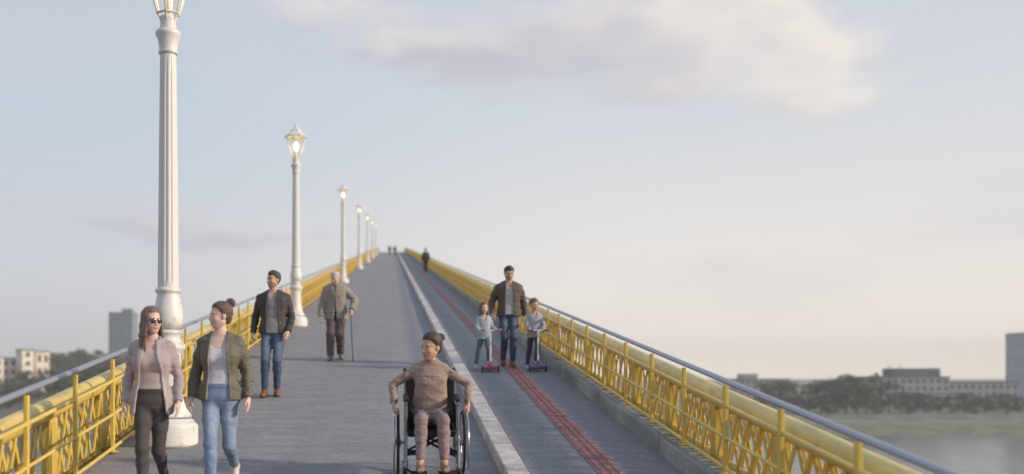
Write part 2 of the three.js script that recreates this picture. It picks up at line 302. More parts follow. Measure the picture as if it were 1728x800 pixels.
// ================================================================ lamp posts
const lampPaint = new THREE.MeshStandardMaterial({ color: new THREE.Color().setRGB(0.84, 0.81, 0.79), roughness: 0.45, map: noiseTex(256, (u, v) => { const g = sstep(0.58, 0.72, tfbm(u, v, 10, 71, 5)), k = Math.min(255, (238 + (tfbm(u, v, 4, 61, 5) - 0.47) * 46) * (1 - 0.14 * g)); return [k, k * 0.99, k * 0.965]; }) });
const lampGlass = new THREE.MeshPhysicalMaterial({ color: new THREE.Color().setRGB(1, 0.97, 0.9), transmission: 1, thickness: 0, roughness: 0.03, ior: 1.2 });
const bulbMat = new THREE.MeshStandardMaterial({ color: 0xffffff, emissive: new THREE.Color().setRGB(1, 0.86, 0.6), emissiveIntensity: 2.2 });
const lat = (pts, seg = 28) => new THREE.LatheGeometry(pts.map(p => new THREE.Vector2(p[0], p[1])), seg);
function makeLamp(label) {
  const t = thing('lamp_post', label, 'lamp post', 'white lamp posts in a row along the railing');
  add('plinth', lat([[0, -0.05], [0.30, -0.05], [0.305, 0.0], [0.305, 0.17], [0.295, 0.20], [0.27, 0.215], [0.262, 0.24], [0.235, 0.26], [0, 0.26]], 36), lampPaint, t);
  add('pedestal', lat([[0.0, 0.25], [0.235, 0.26], [0.24, 0.285], [0.225, 0.31], [0.185, 0.36], [0.158, 0.44], [0.142, 0.55], [0.132, 0.72], [0.128, 0.9], [0.14, 0.94], [0.168, 0.965], [0.178, 0.99], [0.172, 1.02], [0.142, 1.05], [0.125, 1.08], [0.13, 1.12], [0.148, 1.13], [0.15, 1.155], [0.128, 1.17], [0.0, 1.18]]), lampPaint, t);
  add('vase', lat([[0.0, 1.16], [0.126, 1.17], [0.146, 1.25], [0.15, 1.31], [0.142, 1.39], [0.122, 1.49], [0.11, 1.54], [0.125, 1.555], [0.137, 1.575], [0.125, 1.60], [0.108, 1.61], [0, 1.62]]), lampPaint, t);
  { // fluted shaft
    const pos = [], idx = [], NA = 96, ys = [1.58, 1.64, 1.70, 2.4, 3.1, 3.8, 3.98, 4.04];
    ys.forEach((y, j) => { for (let i = 0; i < NA; i++) { const a = i / NA * 2 * Math.PI, base = mix(0.104, 0.080, (y - 1.6) / 2.45), fl = (j > 1 && j < 6) ? 0.010 * Math.pow(Math.abs(Math.sin(a * 6)), 0.6) - 0.006 : 0.003; pos.push(Math.cos(a) * (base + fl), y, Math.sin(a) * (base + fl)); } });
    for (let j = 0; j < ys.length - 1; j++) for (let i = 0; i < NA; i++) { const a = j * NA + i, b = j * NA + (i + 1) % NA; idx.push(a, a + NA, b, b, a + NA, b + NA); }
    const g = new THREE.BufferGeometry(); g.setAttribute('position', new THREE.Float32BufferAttribute(pos, 3)); g.setIndex(idx); g.computeVertexNormals(); add('shaft', g, lampPaint, t);
  }
  add('capital', lat([[0, 4.0], [0.082, 4.01], [0.10, 4.03], [0.10, 4.05], [0.09, 4.06], [0.098, 4.12], [0.108, 4.18], [0.125, 4.21], [0.132, 4.235], [0.122, 4.26], [0.09, 4.275], [0.082, 4.33], [0.085, 4.38], [0.095, 4.40], [0.07, 4.42], [0, 4.43]]), lampPaint, t);
  // lantern: six glass panes between bars, narrow below and wide above
  const L0 = 4.42, L1 = 4.98, R0 = 0.115, R1 = 0.275, bars = [];
  const P = (k, r, y) => [Math.cos((k + 0.5) * Math.PI / 3) * r, y, Math.sin((k + 0.5) * Math.PI / 3) * r];
  for (let k = 0; k < 6; k++) {
    bars.push(rodG(P(k, R0, L0 + 0.02), P(k, R1, L1), 0.011, 0.011, 6), rodG(P(k, R1, L1), P(k + 1, R1, L1), 0.014, 0.014, 6), rodG(P(k, R0, L0 + 0.02), P(k + 1, R0, L0 + 0.02), 0.014, 0.014, 6));
    bars.push(rodG(P(k, 0.07, L0 - 0.06), P(k, R0, L0 + 0.02), 0.010, 0.010, 6));
    const a = P(k, R0 - 0.004, L0 + 0.03), b = P(k + 1, R0 - 0.004, L0 + 0.03), c = P(k + 1, R1 - 0.006, L1 - 0.01), d = P(k, R1 - 0.006, L1 - 0.01);
    const g = new THREE.BufferGeometry(); g.setAttribute('position', new THREE.Float32BufferAttribute([...a, ...b, ...c, ...d], 3)); g.setAttribute('uv', new THREE.Float32BufferAttribute([0, 0, 1, 0, 1, 1, 0, 1], 2)); g.setIndex([0, 1, 2, 0, 2, 3]); g.computeVertexNormals(); add('pane', g, lampGlass, t);
  }
  const lf = add('lantern_frame', merge(bars), lampPaint, t);
  const roof = lat([[0.31, 4.965], [0.318, 4.985], [0.30, 5.0], [0.20, 5.07], [0.145, 5.12], [0.13, 5.17], [0.10, 5.20], [0.0, 5.21]], 6); roof.rotateY(Math.PI / 6);
  const rf = add('lantern_roof', roof.toNonIndexed(), lampPaint, t); rf.geometry.computeVertexNormals();
  add('finial', lat([[0, 5.19], [0.05, 5.2], [0.035, 5.225], [0.045, 5.25], [0.045, 5.275], [0.018, 5.30], [0.012, 5.33], [0.022, 5.345], [0.014, 5.37], [0, 5.385]], 12), lampPaint, rf);
  add('bulb_holder', lat([[0, 4.40], [0.04, 4.41], [0.035, 4.50], [0.028, 4.60], [0, 4.61]], 12), lampPaint, t);
  const bulb = lat([[0, 4.60], [0.03, 4.61], [0.062, 4.68], [0.07, 4.74], [0.055, 4.81], [0.02, 4.85], [0, 4.855]], 16); add('light_bulb', bulb, bulbMat, t);
  return t;
}
{
  const spots = [[-2.44, 11.0, 1.055, 'tall white fluted lamp post beside the two women walking together'], [-2.5, 26.3, 0.99, 'white fluted lamp post with lit lantern behind the man in the dark jacket'], [-2.58, 53.5, 0.99, 'white lamp post with lit lantern behind the old man with the cane'],
    [-2.6, 81, 1], [-2.6, 108, 1], [-2.6, 135, 1], [-2.6, 162, 1]];
  const lamp = makeLamp(spots[0][3]);
  spots.forEach(([x, d, s, label], i) => {
    let o = lamp;
    if (i) { o = lamp.clone(); o.name = numbered('lamp_post'); o.userData = { ...lamp.userData }; scene.add(o); o.userData.label = label || 'small distant white lamp post with glowing lantern near the crest of the bridge'; }
    o.position.set(x, deckY(d), -d); o.scale.setScalar(s);
    const p = new THREE.PointLight(new THREE.Color().setRGB(1, 0.82, 0.55), 0.2, 0, 2); p.position.set(x, deckY(d) + 4.74 * s, -d); p.castShadow = true; p.name = 'lamp_light'; scene.add(p);
  });
}
// ================================================================ the far bank: buildings and trees
const windowGlass = new THREE.MeshStandardMaterial({ color: new THREE.Color().setRGB(0.06, 0.07, 0.085), roughness: 0.25 });
const windowGeo = new THREE.BoxGeometry(1, 1, 0.3);
const roofGrey = std([0.12, 0.12, 0.125], 0.9);
function facadeTex(rgb, seed) { return noiseTex(128, (u, v) => { const k = 0.86 + 0.28 * (tfbm(u, v, 5, seed, 5)); return rgb.map(c => Math.min(255, c * k)); }); }
// a flat-roofed block: x and distance of its front's middle, width, height, depth, windows in rows and columns
function block(o) {
  const y0 = groundY(o.x, o.d) - 0.8, t = thing(o.name || 'apartment_building', o.label, 'building', o.group, [o.x, y0, -o.d], o.turn || 0);
  const wall = new THREE.MeshStandardMaterial({ map: facadeTex(o.rgb, o.seed || 3), roughness: 0.9 });
  const parts = [metreUV(boxG(o.w, o.h, o.dep, 0, o.h / 2, -o.dep / 2), 0.1)];
  add('wall', merge(parts), wall, t);
  const rf = add('roof', merge([boxG(o.w + 0.5, 0.5, o.dep + 0.5, 0, o.h + 0.25, -o.dep / 2)]), o.roof || roofGrey, t);
  if (o.plant) add('roof_plant_room', boxG(o.plant[0], o.plant[1], o.dep * 0.5, o.plant[2] || 0, o.h + 0.5 + o.plant[1] / 2, -o.dep / 2), wall, rf);
  const fl = o.floors, cols = o.cols, fh = (o.h - 1.2) / fl, cw = o.w / cols;
  for (let j = 0; j < fl; j++) for (let i = 0; i < cols; i++) {
    const m = add('window', windowGeo, windowGlass, t); m.scale.set(cw * (o.ww || 0.5), fh * 0.5, 1); m.position.set(-o.w / 2 + (i + 0.5) * cw, 1.2 + (j + 0.5) * fh, 0.02 - 0.14 + 0.05);
  }
  if (o.side) for (let j = 0; j < fl; j++) for (let i = 0; i < o.side; i++) { const m = add('window', windowGeo, windowGlass, t); m.scale.set(o.dep / o.side * 0.45, fh * 0.5, 1); m.rotation.y = Math.PI / 2; m.position.set(Math.sign(-o.x) * (o.w / 2 - 0.07), 1.2 + (j + 0.5) * fh, -(i + 0.5) * o.dep / o.side); }
  return t;
}
const px = (x, d) => (x - 661) / 1700 * d;                  // where a bearing read off the photograph lies at distance d
// across the water
block({ name: 'tower_block', label: 'tall grey tower block rising over the far bank of the river', rgb: [160, 164, 172], x: px(1776, 520), d: 520, w: 24, h: 37, dep: 20, floors: 11, cols: 7, side: 0, plant: [9, 2.4, 2], seed: 4 });
block({ name: 'office_building', label: 'long pale office building with dark flat roof storey beyond the river', rgb: [158, 153, 153], x: px(1536, 420), d: 420, w: 33, h: 13.6, dep: 18, floors: 4, cols: 11, plant: [20, 3.4, 5], seed: 8 }).getObjectByName('roof_plant_room').material = roofGrey;
block({ name: 'office_building', label: 'low grey wing between the office building and the tower block', rgb: [150, 147, 147], x: px(1660, 430), d: 430, w: 30, h: 11.5, dep: 16, floors: 3, cols: 10, seed: 9 });
block({ label: 'low warm grey riverside house with four windows per floor', rgb: [160, 150, 142], x: px(1590, 395), d: 395, w: 17, h: 7, dep: 10, floors: 2, cols: 4, seed: 12 });
block({ label: 'small cream house among the trees beyond the river', rgb: [205, 188, 168], x: px(1348, 430), d: 430, w: 7, h: 9.5, dep: 9, floors: 2, cols: 2, seed: 14 });
block({ label: 'flat grey block behind the riverside trees with a raised roof box', rgb: [148, 146, 147], x: px(1290, 520), d: 520, w: 26, h: 12.5, dep: 16, floors: 4, cols: 8, plant: [8, 2.6, -6], seed: 17 });
block({ label: 'wide grey block half hidden behind the tallest riverside trees', rgb: [150, 146, 143], x: px(1432, 480), d: 480, w: 22, h: 12, dep: 14, floors: 4, cols: 7, seed: 18 });
// inland on the lamp side
block({ label: 'sunlit cream apartment block standing on the wooded slope', rgb: [226, 212, 196], x: px(16, 400), d: 400, w: 17, h: 15, dep: 14, floors: 4, cols: 6, side: 3, turn: 0.75, seed: 20, roof: std([0.30, 0.26, 0.24], 0.9) });
block({ label: 'narrow cream stair tower beside the sunlit apartment block', rgb: [232, 218, 202], x: px(47, 398), d: 398, w: 4.6, h: 18.5, dep: 6, floors: 5, cols: 1, ww: 0.35, turn: 0.75, seed: 21 });
block({ label: 'small sunlit cream house downhill of the narrow stair tower', rgb: [230, 214, 196], x: px(72, 405), d: 405, w: 5.5, h: 17, dep: 8, floors: 3, cols: 2, turn: 0.75, seed: 22 });
block({ name: 'tower_block', label: 'blue-grey high-rise tower beyond the wooded slope', rgb: [118, 130, 138], x: px(203, 640), d: 640, w: 15, h: 40, dep: 15, floors: 15, cols: 5, plant: [6, 2.5, 3], seed: 23 });
block({ label: 'grey flat-roofed block on the slope under the high-rise tower', rgb: [112, 114, 112], x: px(150, 560), d: 560, w: 26, h: 9, dep: 14, floors: 3, cols: 8, seed: 24 });

// trees: trunk, limbs and a crown of many small leaf faces gathered in clumps
const leafMats = [[0.085, 0.10, 0.06], [0.10, 0.11, 0.07], [0.12, 0.12, 0.08], [0.095, 0.105, 0.082]].map(c => new THREE.MeshStandardMaterial({ color: new THREE.Color().setRGB(...c), roughness: 0.9, side: THREE.DoubleSide }));
const barkMat = std([0.07, 0.055, 0.045], 0.95);
function treeGeos(seed) {                                     // a tree one metre tall
  const r = rng(seed), trunk = [rodG([0, -0.04, 0], [0.01, 0.42, 0], 0.026, 0.016, 7)], pos = [];
  const clumps = [];
  for (let i = 0; i < 30; i++) { const a = r() * 6.283, h = 0.14 + 0.78 * Math.pow(r(), 0.8) , w = 0.34 * Math.sin(Math.PI * Math.min(0.97, Math.max(0.12, (h - 0.02) / 0.98))) * (0.45 + 0.6 * r()); clumps.push([Math.cos(a) * w, h, Math.sin(a) * w, 0.07 + 0.07 * r()]); }
  for (const c of clumps.slice(0, 8)) trunk.push(rodG([0.005, 0.25 + 0.15 * r(), 0], [c[0] * 0.8, c[1], c[2] * 0.8], 0.010, 0.004, 5));
  for (const [cx, cy, cz, R] of clumps) for (let k = 0; k < 70; k++) {
    const u = r() * 2 - 1, a = r() * 6.283, q = R * Math.cbrt(0.25 + 0.75 * r()), s = Math.sqrt(1 - u * u), p = [cx + q * s * Math.cos(a), cy + q * u * 0.8, cz + q * s * Math.sin(a)], L = 0.022 + 0.020 * r();
    for (let v = 0; v < 3; v++) pos.push(p[0] + (r() - 0.5) * 2 * L, p[1] + (r() - 0.5) * 2 * L, p[2] + (r() - 0.5) * 2 * L);
  }
  const g = new THREE.BufferGeometry(); g.setAttribute('position', new THREE.Float32BufferAttribute(pos, 3)); g.computeVertexNormals();
  return [merge(trunk), g];
}
const treeKinds = [5, 17, 29, 41, 53].map(treeGeos);
{
  const r = rng(909); let n = 0;
  const tree = (X, d, h, w, label, group) => { const k = Math.floor(r() * 5), t = thing('broadleaf_tree', label, 'tree', group, [px(X, d), groundY(px(X, d), d) - 0.1, -d], r() * 6.28); add('trunk', treeKinds[k][0], barkMat, t); add('crown', treeKinds[k][1], leafMats[Math.floor(r() * 4)], t); t.scale.set(h * w, h, h * w); n++; };
  const A = 'dark green tree in the row along the far bank', B = 'dark tree on the wooded slope below the cream buildings';
  for (const [X, d, h, w] of [[1290, 400, 11, 1.2], [1316, 380, 12, 1.2], [1338, 390, 12.5, 1.1], [1365, 372, 11, 1.3], [1385, 362, 11, 1.3], [1408, 372, 13.5, 1.2], [1428, 360, 14.5, 1.15], [1446, 366, 13, 1.2], [1463, 358, 10, 1.3], [1500, 364, 12.5, 1.0], [1520, 372, 8, 1.3], [1545, 368, 8, 1.4], [1562, 362, 7, 1.5], [1583, 368, 6, 1.6], [1606, 362, 6.5, 1.6], [1628, 366, 7.5, 1.5], [1645, 360, 6.5, 1.6], [1662, 366, 6, 1.6], [1683, 362, 7, 1.5], [1702, 368, 7.5, 1.4], [1722, 362, 6, 1.6], [1742, 368, 6, 1.5], [1475, 420, 15, 0.8], [1350, 350, 5, 1.6], [1400, 345, 4.5, 1.8], [1480, 347, 4, 1.8], [1535, 345, 3.8, 1.8], [1640, 345, 4, 1.8], [1700, 346, 4, 1.8]]) tree(X, d, h, w, A, 'trees along the far bank');
  for (let i = 0; i < 46; i++) { const X = -70 + i * 8.6 + r() * 8, d = 345 + r() * 70 + (i % 3) * 30; tree(X, d, 6 + r() * 5 + (i % 3) * 1.5, 1.2 + r() * 0.4, B, 'trees on the wooded slope'); }
  for (let i = 0; i < 22; i++) { const X = 60 + i * 11 + r() * 10, d = 500 + r() * 80; tree(X, d, 9 + r() * 5, 1.3, 'distant dark tree on the ridge before the high-rise tower', 'distant ridge trees'); }
}
// two thin masts on the office roof
for (const X of [1500, 1519]) { const d = 428, t = thing('roof_mast', X < 1510 ? 'thin grey mast over the plain end of the office building' : 'thin grey mast at the edge of the dark roof storey', 'mast', undefined, [px(X, d), groundY(px(1536, 420), 420) - 0.8 + 13.6 + 0.5, -d]); add('pole', rodG([0, 0, 0], [0, 5.4, 0], 0.14, 0.06, 8), roofGrey, t); add('antenna', boxG(0.7, 0.5, 0.3, 0, 4.3, 0), roofGrey, t); }
// ================================================================ figures: distance fields meshed by surface nets
function netMesh(f, lo, hi, cell, colorAt) {
  const nx = Math.ceil((hi[0] - lo[0]) / cell) + 1, ny = Math.ceil((hi[1] - lo[1]) / cell) + 1, nz = Math.ceil((hi[2] - lo[2]) / cell) + 1;
  const val = new Float32Array(nx * ny * nz).fill(1), B = 5, at = (i, j, k) => (k * ny + j) * nx + i;
  const reach = cell * B * 0.5 * 1.7321 * 1.35 + cell;
  for (let k0 = 0; k0 < nz; k0 += B) for (let j0 = 0; j0 < ny; j0 += B) for (let i0 = 0; i0 < nx; i0 += B) {
    const h = (B - 1) / 2, d = f(lo[0] + (i0 + h) * cell, lo[1] + (j0 + h) * cell, lo[2] + (k0 + h) * cell);
    const full = Math.abs(d) < reach;
    for (let k = k0; k < Math.min(nz, k0 + B); k++) for (let j = j0; j < Math.min(ny, j0 + B); j++) for (let i = i0; i < Math.min(nx, i0 + B); i++)
      val[at(i, j, k)] = full ? f(lo[0] + i * cell, lo[1] + j * cell, lo[2] + k * cell) : d;
  }
  const vid = new Int32Array(nx * ny * nz).fill(-1), pos = [], idx = [];
  for (let k = 0; k < nz - 1; k++) for (let j = 0; j < ny - 1; j++) for (let i = 0; i < nx - 1; i++) {
    let sx = 0, sy = 0, sz = 0, n = 0, neg = 0;
    const c = [];
    for (let q = 0; q < 8; q++) { const v = val[at(i + (q & 1), j + (q >> 1 & 1), k + (q >> 2))]; c.push(v); if (v < 0) neg++; }
    if (!neg || neg === 8) continue;
    for (let q = 0; q < 8; q++) for (let b = 1; b < 8; b <<= 1) { const p = q | b; if (p === q) continue; if (c[q] < 0 === c[p] < 0) continue; const t = c[q] / (c[q] - c[p]); sx += (q & 1) + t * ((p & 1) - (q & 1)); sy += (q >> 1 & 1) + t * ((p >> 1 & 1) - (q >> 1 & 1)); sz += (q >> 2) + t * ((p >> 2) - (q >> 2)); n++; }
    vid[at(i, j, k)] = pos.length / 3; pos.push(lo[0] + (i + sx / n) * cell, lo[1] + (j + sy / n) * cell, lo[2] + (k + sz / n) * cell);
  }
  const quad = (a, b, c, d, flip) => { if (a < 0 || b < 0 || c < 0 || d < 0) return; if (flip) idx.push(a, c, b, a, d, c); else idx.push(a, b, c, a, c, d); };
  for (let k = 1; k < nz - 1; k++) for (let j = 1; j < ny - 1; j++) for (let i = 1; i < nx - 1; i++) {
    const s = val[at(i, j, k)] < 0;
    if (s !== val[at(i + 1, j, k)] < 0) quad(vid[at(i, j - 1, k - 1)], vid[at(i, j, k - 1)], vid[at(i, j, k)], vid[at(i, j - 1, k)], !s);
    if (s !== val[at(i, j + 1, k)] < 0) quad(vid[at(i - 1, j, k - 1)], vid[at(i - 1, j, k)], vid[at(i, j, k)], vid[at(i, j, k - 1)], !s);
    if (s !== val[at(i, j, k + 1)] < 0) quad(vid[at(i - 1, j - 1, k)], vid[at(i, j - 1, k)], vid[at(i, j, k)], vid[at(i - 1, j, k)], !s);
  }
  const e = cell * 0.5, nor = new Float32Array(pos.length), col = new Float32Array(pos.length);
  for (let v = 0; v < pos.length; v += 3) {
    const x = pos[v], y = pos[v + 1], z = pos[v + 2];
    let a = f(x + e, y, z) - f(x - e, y, z), b = f(x, y + e, z) - f(x, y - e, z), c = f(x, y, z + e) - f(x, y, z - e); const l = Math.hypot(a, b, c) || 1;
    nor[v] = a / l; nor[v + 1] = b / l; nor[v + 2] = c / l;
    const q = colorAt ? colorAt(x, y, z) : [1, 1, 1]; col[v] = q[0]; col[v + 1] = q[1]; col[v + 2] = q[2];
  }
  const g = new THREE.BufferGeometry();
  g.setAttribute('position', new THREE.Float32BufferAttribute(pos, 3)); g.setAttribute('normal', new THREE.BufferAttribute(nor, 3)); g.setAttribute('color', new THREE.BufferAttribute(col, 3)); g.setIndex(idx);
  return g;
}
const smin = (a, b, k) => { const h = Math.max(k - Math.abs(a - b), 0) / k; return Math.min(a, b) - h * h * k * 0.25; };
const smax = (a, b, k) => -smin(-a, -b, k);
const sub = (a, b) => [a[0] - b[0], a[1] - b[1], a[2] - b[2]], addv = (a, b) => [a[0] + b[0], a[1] + b[1], a[2] + b[2]], mul = (a, s) => [a[0] * s, a[1] * s, a[2] * s];
const dot = (a, b) => a[0] * b[0] + a[1] * b[1] + a[2] * b[2], cross = (a, b) => [a[1] * b[2] - a[2] * b[1], a[2] * b[0] - a[0] * b[2], a[0] * b[1] - a[1] * b[0]];
const norm = a => { const l = Math.hypot(...a) || 1; return [a[0] / l, a[1] / l, a[2] / l]; }, lerp = (a, b, t) => [mix(a[0], b[0], t), mix(a[1], b[1], t), mix(a[2], b[2], t)];
function cone(a, b, ra, rb) {                                     // tapered capsule
  const [ax, ay, az] = a, bx = b[0] - ax, by = b[1] - ay, bz = b[2] - az, q = 1 / (bx * bx + by * by + bz * bz || 1e-9);
  return (x, y, z) => { const px = x - ax, py = y - ay, pz = z - az; let t = (px * bx + py * by + pz * bz) * q; t = t < 0 ? 0 : t > 1 ? 1 : t; const dx = px - bx * t, dy = py - by * t, dz = pz - bz * t; return Math.sqrt(dx * dx + dy * dy + dz * dz) - (ra + (rb - ra) * t); };
}
function ell(c, r) {
  const [cx, cy, cz] = c, [rx, ry, rz] = r;
  return (x, y, z) => { const a = (x - cx) / rx, b = (y - cy) / ry, d = (z - cz) / rz, k0 = Math.sqrt(a * a + b * b + d * d), a1 = a / rx, b1 = b / ry, d1 = d / rz, k1 = Math.sqrt(a1 * a1 + b1 * b1 + d1 * d1); return k1 < 1e-6 ? -Math.min(rx, ry, rz) : k0 * (k0 - 1) / k1; };
}
const joinF = (list, k) => (x, y, z) => { let d = list[0](x, y, z); for (let i = 1; i < list.length; i++) d = smin(d, list[i](x, y, z), k); return d; };
const half = (p, n) => (x, y, z) => (x - p[0]) * n[0] + (y - p[1]) * n[1] + (z - p[2]) * n[2];   // negative behind the plane
function ik(a, c, l1, l2, pole) {                                // the joint between a and c
  let v = sub(c, a), L = Math.hypot(...v); const mx = (l1 + l2) * 0.999; if (L > mx) { v = mul(v, mx / L); L = mx; c = addv(a, v); }
  const u = mul(v, 1 / L), t = (l1 * l1 - l2 * l2 + L * L) / (2 * L), h = Math.sqrt(Math.max(0, l1 * l1 - t * t)), w = norm(sub(pole, mul(u, dot(pole, u))));
  return [addv(a, addv(mul(u, t), mul(w, h))), c];
}
const rotY = (p, a) => [p[0] * Math.cos(a) + p[2] * Math.sin(a), p[1], -p[0] * Math.sin(a) + p[2] * Math.cos(a)];
const rotX = (p, a) => [p[0], p[1] * Math.cos(a) - p[2] * Math.sin(a), p[1] * Math.sin(a) + p[2] * Math.cos(a)];
const rotZ = (p, a) => [p[0] * Math.cos(a) - p[1] * Math.sin(a), p[0] * Math.sin(a) + p[1] * Math.cos(a), p[2]];

const TORSO = {   // y, half width, half depth, forward offset (for a figure of 1.75 m)
  m: [[0.80, 0.06, 0.06, -0.005], [0.86, 0.130, 0.10, -0.008], [0.92, 0.163, 0.112, -0.01], [1.00, 0.160, 0.105, -0.004], [1.08, 0.150, 0.100, 0.002], [1.18, 0.156, 0.108, 0.003], [1.28, 0.172, 0.120, 0.002], [1.36, 0.182, 0.118, -0.002], [1.42, 0.172, 0.095, -0.01], [1.46, 0.12, 0.07, -0.015], [1.50, 0.06, 0.055, -0.015]],
  f: [[0.80, 0.06, 0.06, -0.005], [0.86, 0.140, 0.105, -0.012], [0.92, 0.168, 0.118, -0.014], [1.00, 0.156, 0.105, -0.006], [1.08, 0.126, 0.088, 0.002], [1.16, 0.128, 0.092, 0.002], [1.26, 0.146, 0.112, 0.006], [1.34, 0.152, 0.108, 0.0], [1.41, 0.145, 0.085, -0.012], [1.455, 0.10, 0.062, -0.015], [1.50, 0.05, 0.048, -0.015]],
  s: [[0.80, 0.06, 0.06, -0.005], [0.86, 0.150, 0.11, -0.012], [0.92, 0.172, 0.120, -0.012], [1.00, 0.166, 0.116, 0.0], [1.08, 0.158, 0.112, 0.006], [1.16, 0.154, 0.112, 0.006], [1.26, 0.155, 0.112, 0.004], [1.34, 0.154, 0.105, 0.0], [1.41, 0.142, 0.083, -0.012], [1.455, 0.10, 0.062, -0.015], [1.50, 0.05, 0.048, -0.015]],
  c: [[0.78, 0.06, 0.06, 0], [0.85, 0.13, 0.10, 0], [0.92, 0.150, 0.112, 0], [1.00, 0.148, 0.112, 0.002], [1.08, 0.145, 0.112, 0.006], [1.18, 0.148, 0.110, 0.003], [1.28, 0.155, 0.108, 0.0], [1.36, 0.158, 0.102, -0.002], [1.41, 0.148, 0.085, -0.008], [1.45, 0.10, 0.065, -0.01], [1.50, 0.05, 0.05, -0.01]],
};
function torsoF(stations, grow, S) {                             // S: skeleton with shear; grow(y) is cloth thickness
  const n = stations.length;
  return (x, y, z) => {
    const yy = y - S.py; let zz = z - S.pz - S.lean * (yy - 0.95), xx = x - S.px - S.sway * (yy - 0.95);
    let i = 0; while (i < n - 2 && yy > stations[i + 1][0]) i++;
    const a = stations[i], b = stations[i + 1]; let t = (yy - a[0]) / (b[0] - a[0]); t = t < 0 ? 0 : t > 1 ? 1 : t; t = t * t * (3 - 2 * t) * 0.5 + t * 0.5;
    const g = grow(yy), w = a[1] + (b[1] - a[1]) * t + g, h = a[2] + (b[2] - a[2]) * t + g;
    zz -= a[3] + (b[3] - a[3]) * t;
    const u = Math.abs(xx) / w, v = Math.abs(zz) / h, r = Math.pow(Math.pow(u, 2.4) + Math.pow(v, 2.4), 1 / 2.4);
    let d = (r - 1) * Math.min(w, h);
    const cap = Math.max(stations[0][0] - yy, yy - stations[n - 1][0]);
    return smax(d, cap, 0.03);
  };
}
// limb frames of a hand: a along the fingers, t to the thumb side
function handF(wrist, a, t, left, curl, k) {
  a = norm(a); t = norm(sub(t, mul(a, dot(t, a)))); const n = left ? cross(a, t) : cross(t, a);
  const P = (al, th, pn) => addv(wrist, addv(mul(a, al * k), addv(mul(t, th * k), mul(n, pn * k))));
  const palm = [cone(P(-0.03, 0, 0), P(0.02, 0, 0), 0.026 * k, 0.026 * k), cone(P(0.02, 0.018, 0), P(0.085, 0.028, 0.002), 0.016 * k, 0.013 * k), cone(P(0.02, 0.004, 0), P(0.090, 0.009, 0), 0.016 * k, 0.013 * k), cone(P(0.02, -0.01, 0), P(0.086, -0.010, 0), 0.016 * k, 0.012 * k), cone(P(0.02, -0.02, 0), P(0.078, -0.028, 0.002), 0.015 * k, 0.011 * k)];
  const parts = [joinF(palm, 0.014 * k)];
  [[0.028, 0.086, 0.070, 0.9], [0.009, 0.091, 0.078, 1.0], [-0.010, 0.087, 0.072, 1.08], [-0.028, 0.079, 0.056, 1.18]].forEach(([th, al, len, cu]) => {
    let p = P(al, th, 0.002), ang = curl * 0.5 * cu, q = p; const seg = [0.45, 0.31, 0.24];
    seg.forEach((s, i) => { const dir = addv(mul(a, Math.cos(ang)), mul(n, Math.sin(ang))); const e = addv(q, mul(dir, len * s * k)); parts.push(cone(q, e, (0.0098 - i * 0.0008) * k, (0.009 - i * 0.0009) * k)); q = e; ang += curl * cu; });
  });
  const t0 = P(0.022, 0.022, 0.006), t1 = P(0.055, 0.046, 0.014 + 0.012 * curl), t2 = P(0.082, 0.050 - 0.012 * curl, 0.022 + 0.018 * curl), t3 = P(0.103, 0.046 - 0.02 * curl, 0.028 + 0.02 * curl);
  parts.push(cone(t0, t1, 0.015 * k, 0.0115 * k), cone(t1, t2, 0.0112 * k, 0.010 * k), cone(t2, t3, 0.010 * k, 0.0085 * k));
  return { f: joinF(parts, 0.005 * k), palmAt: P(0.085, 0, 0.024) };
}
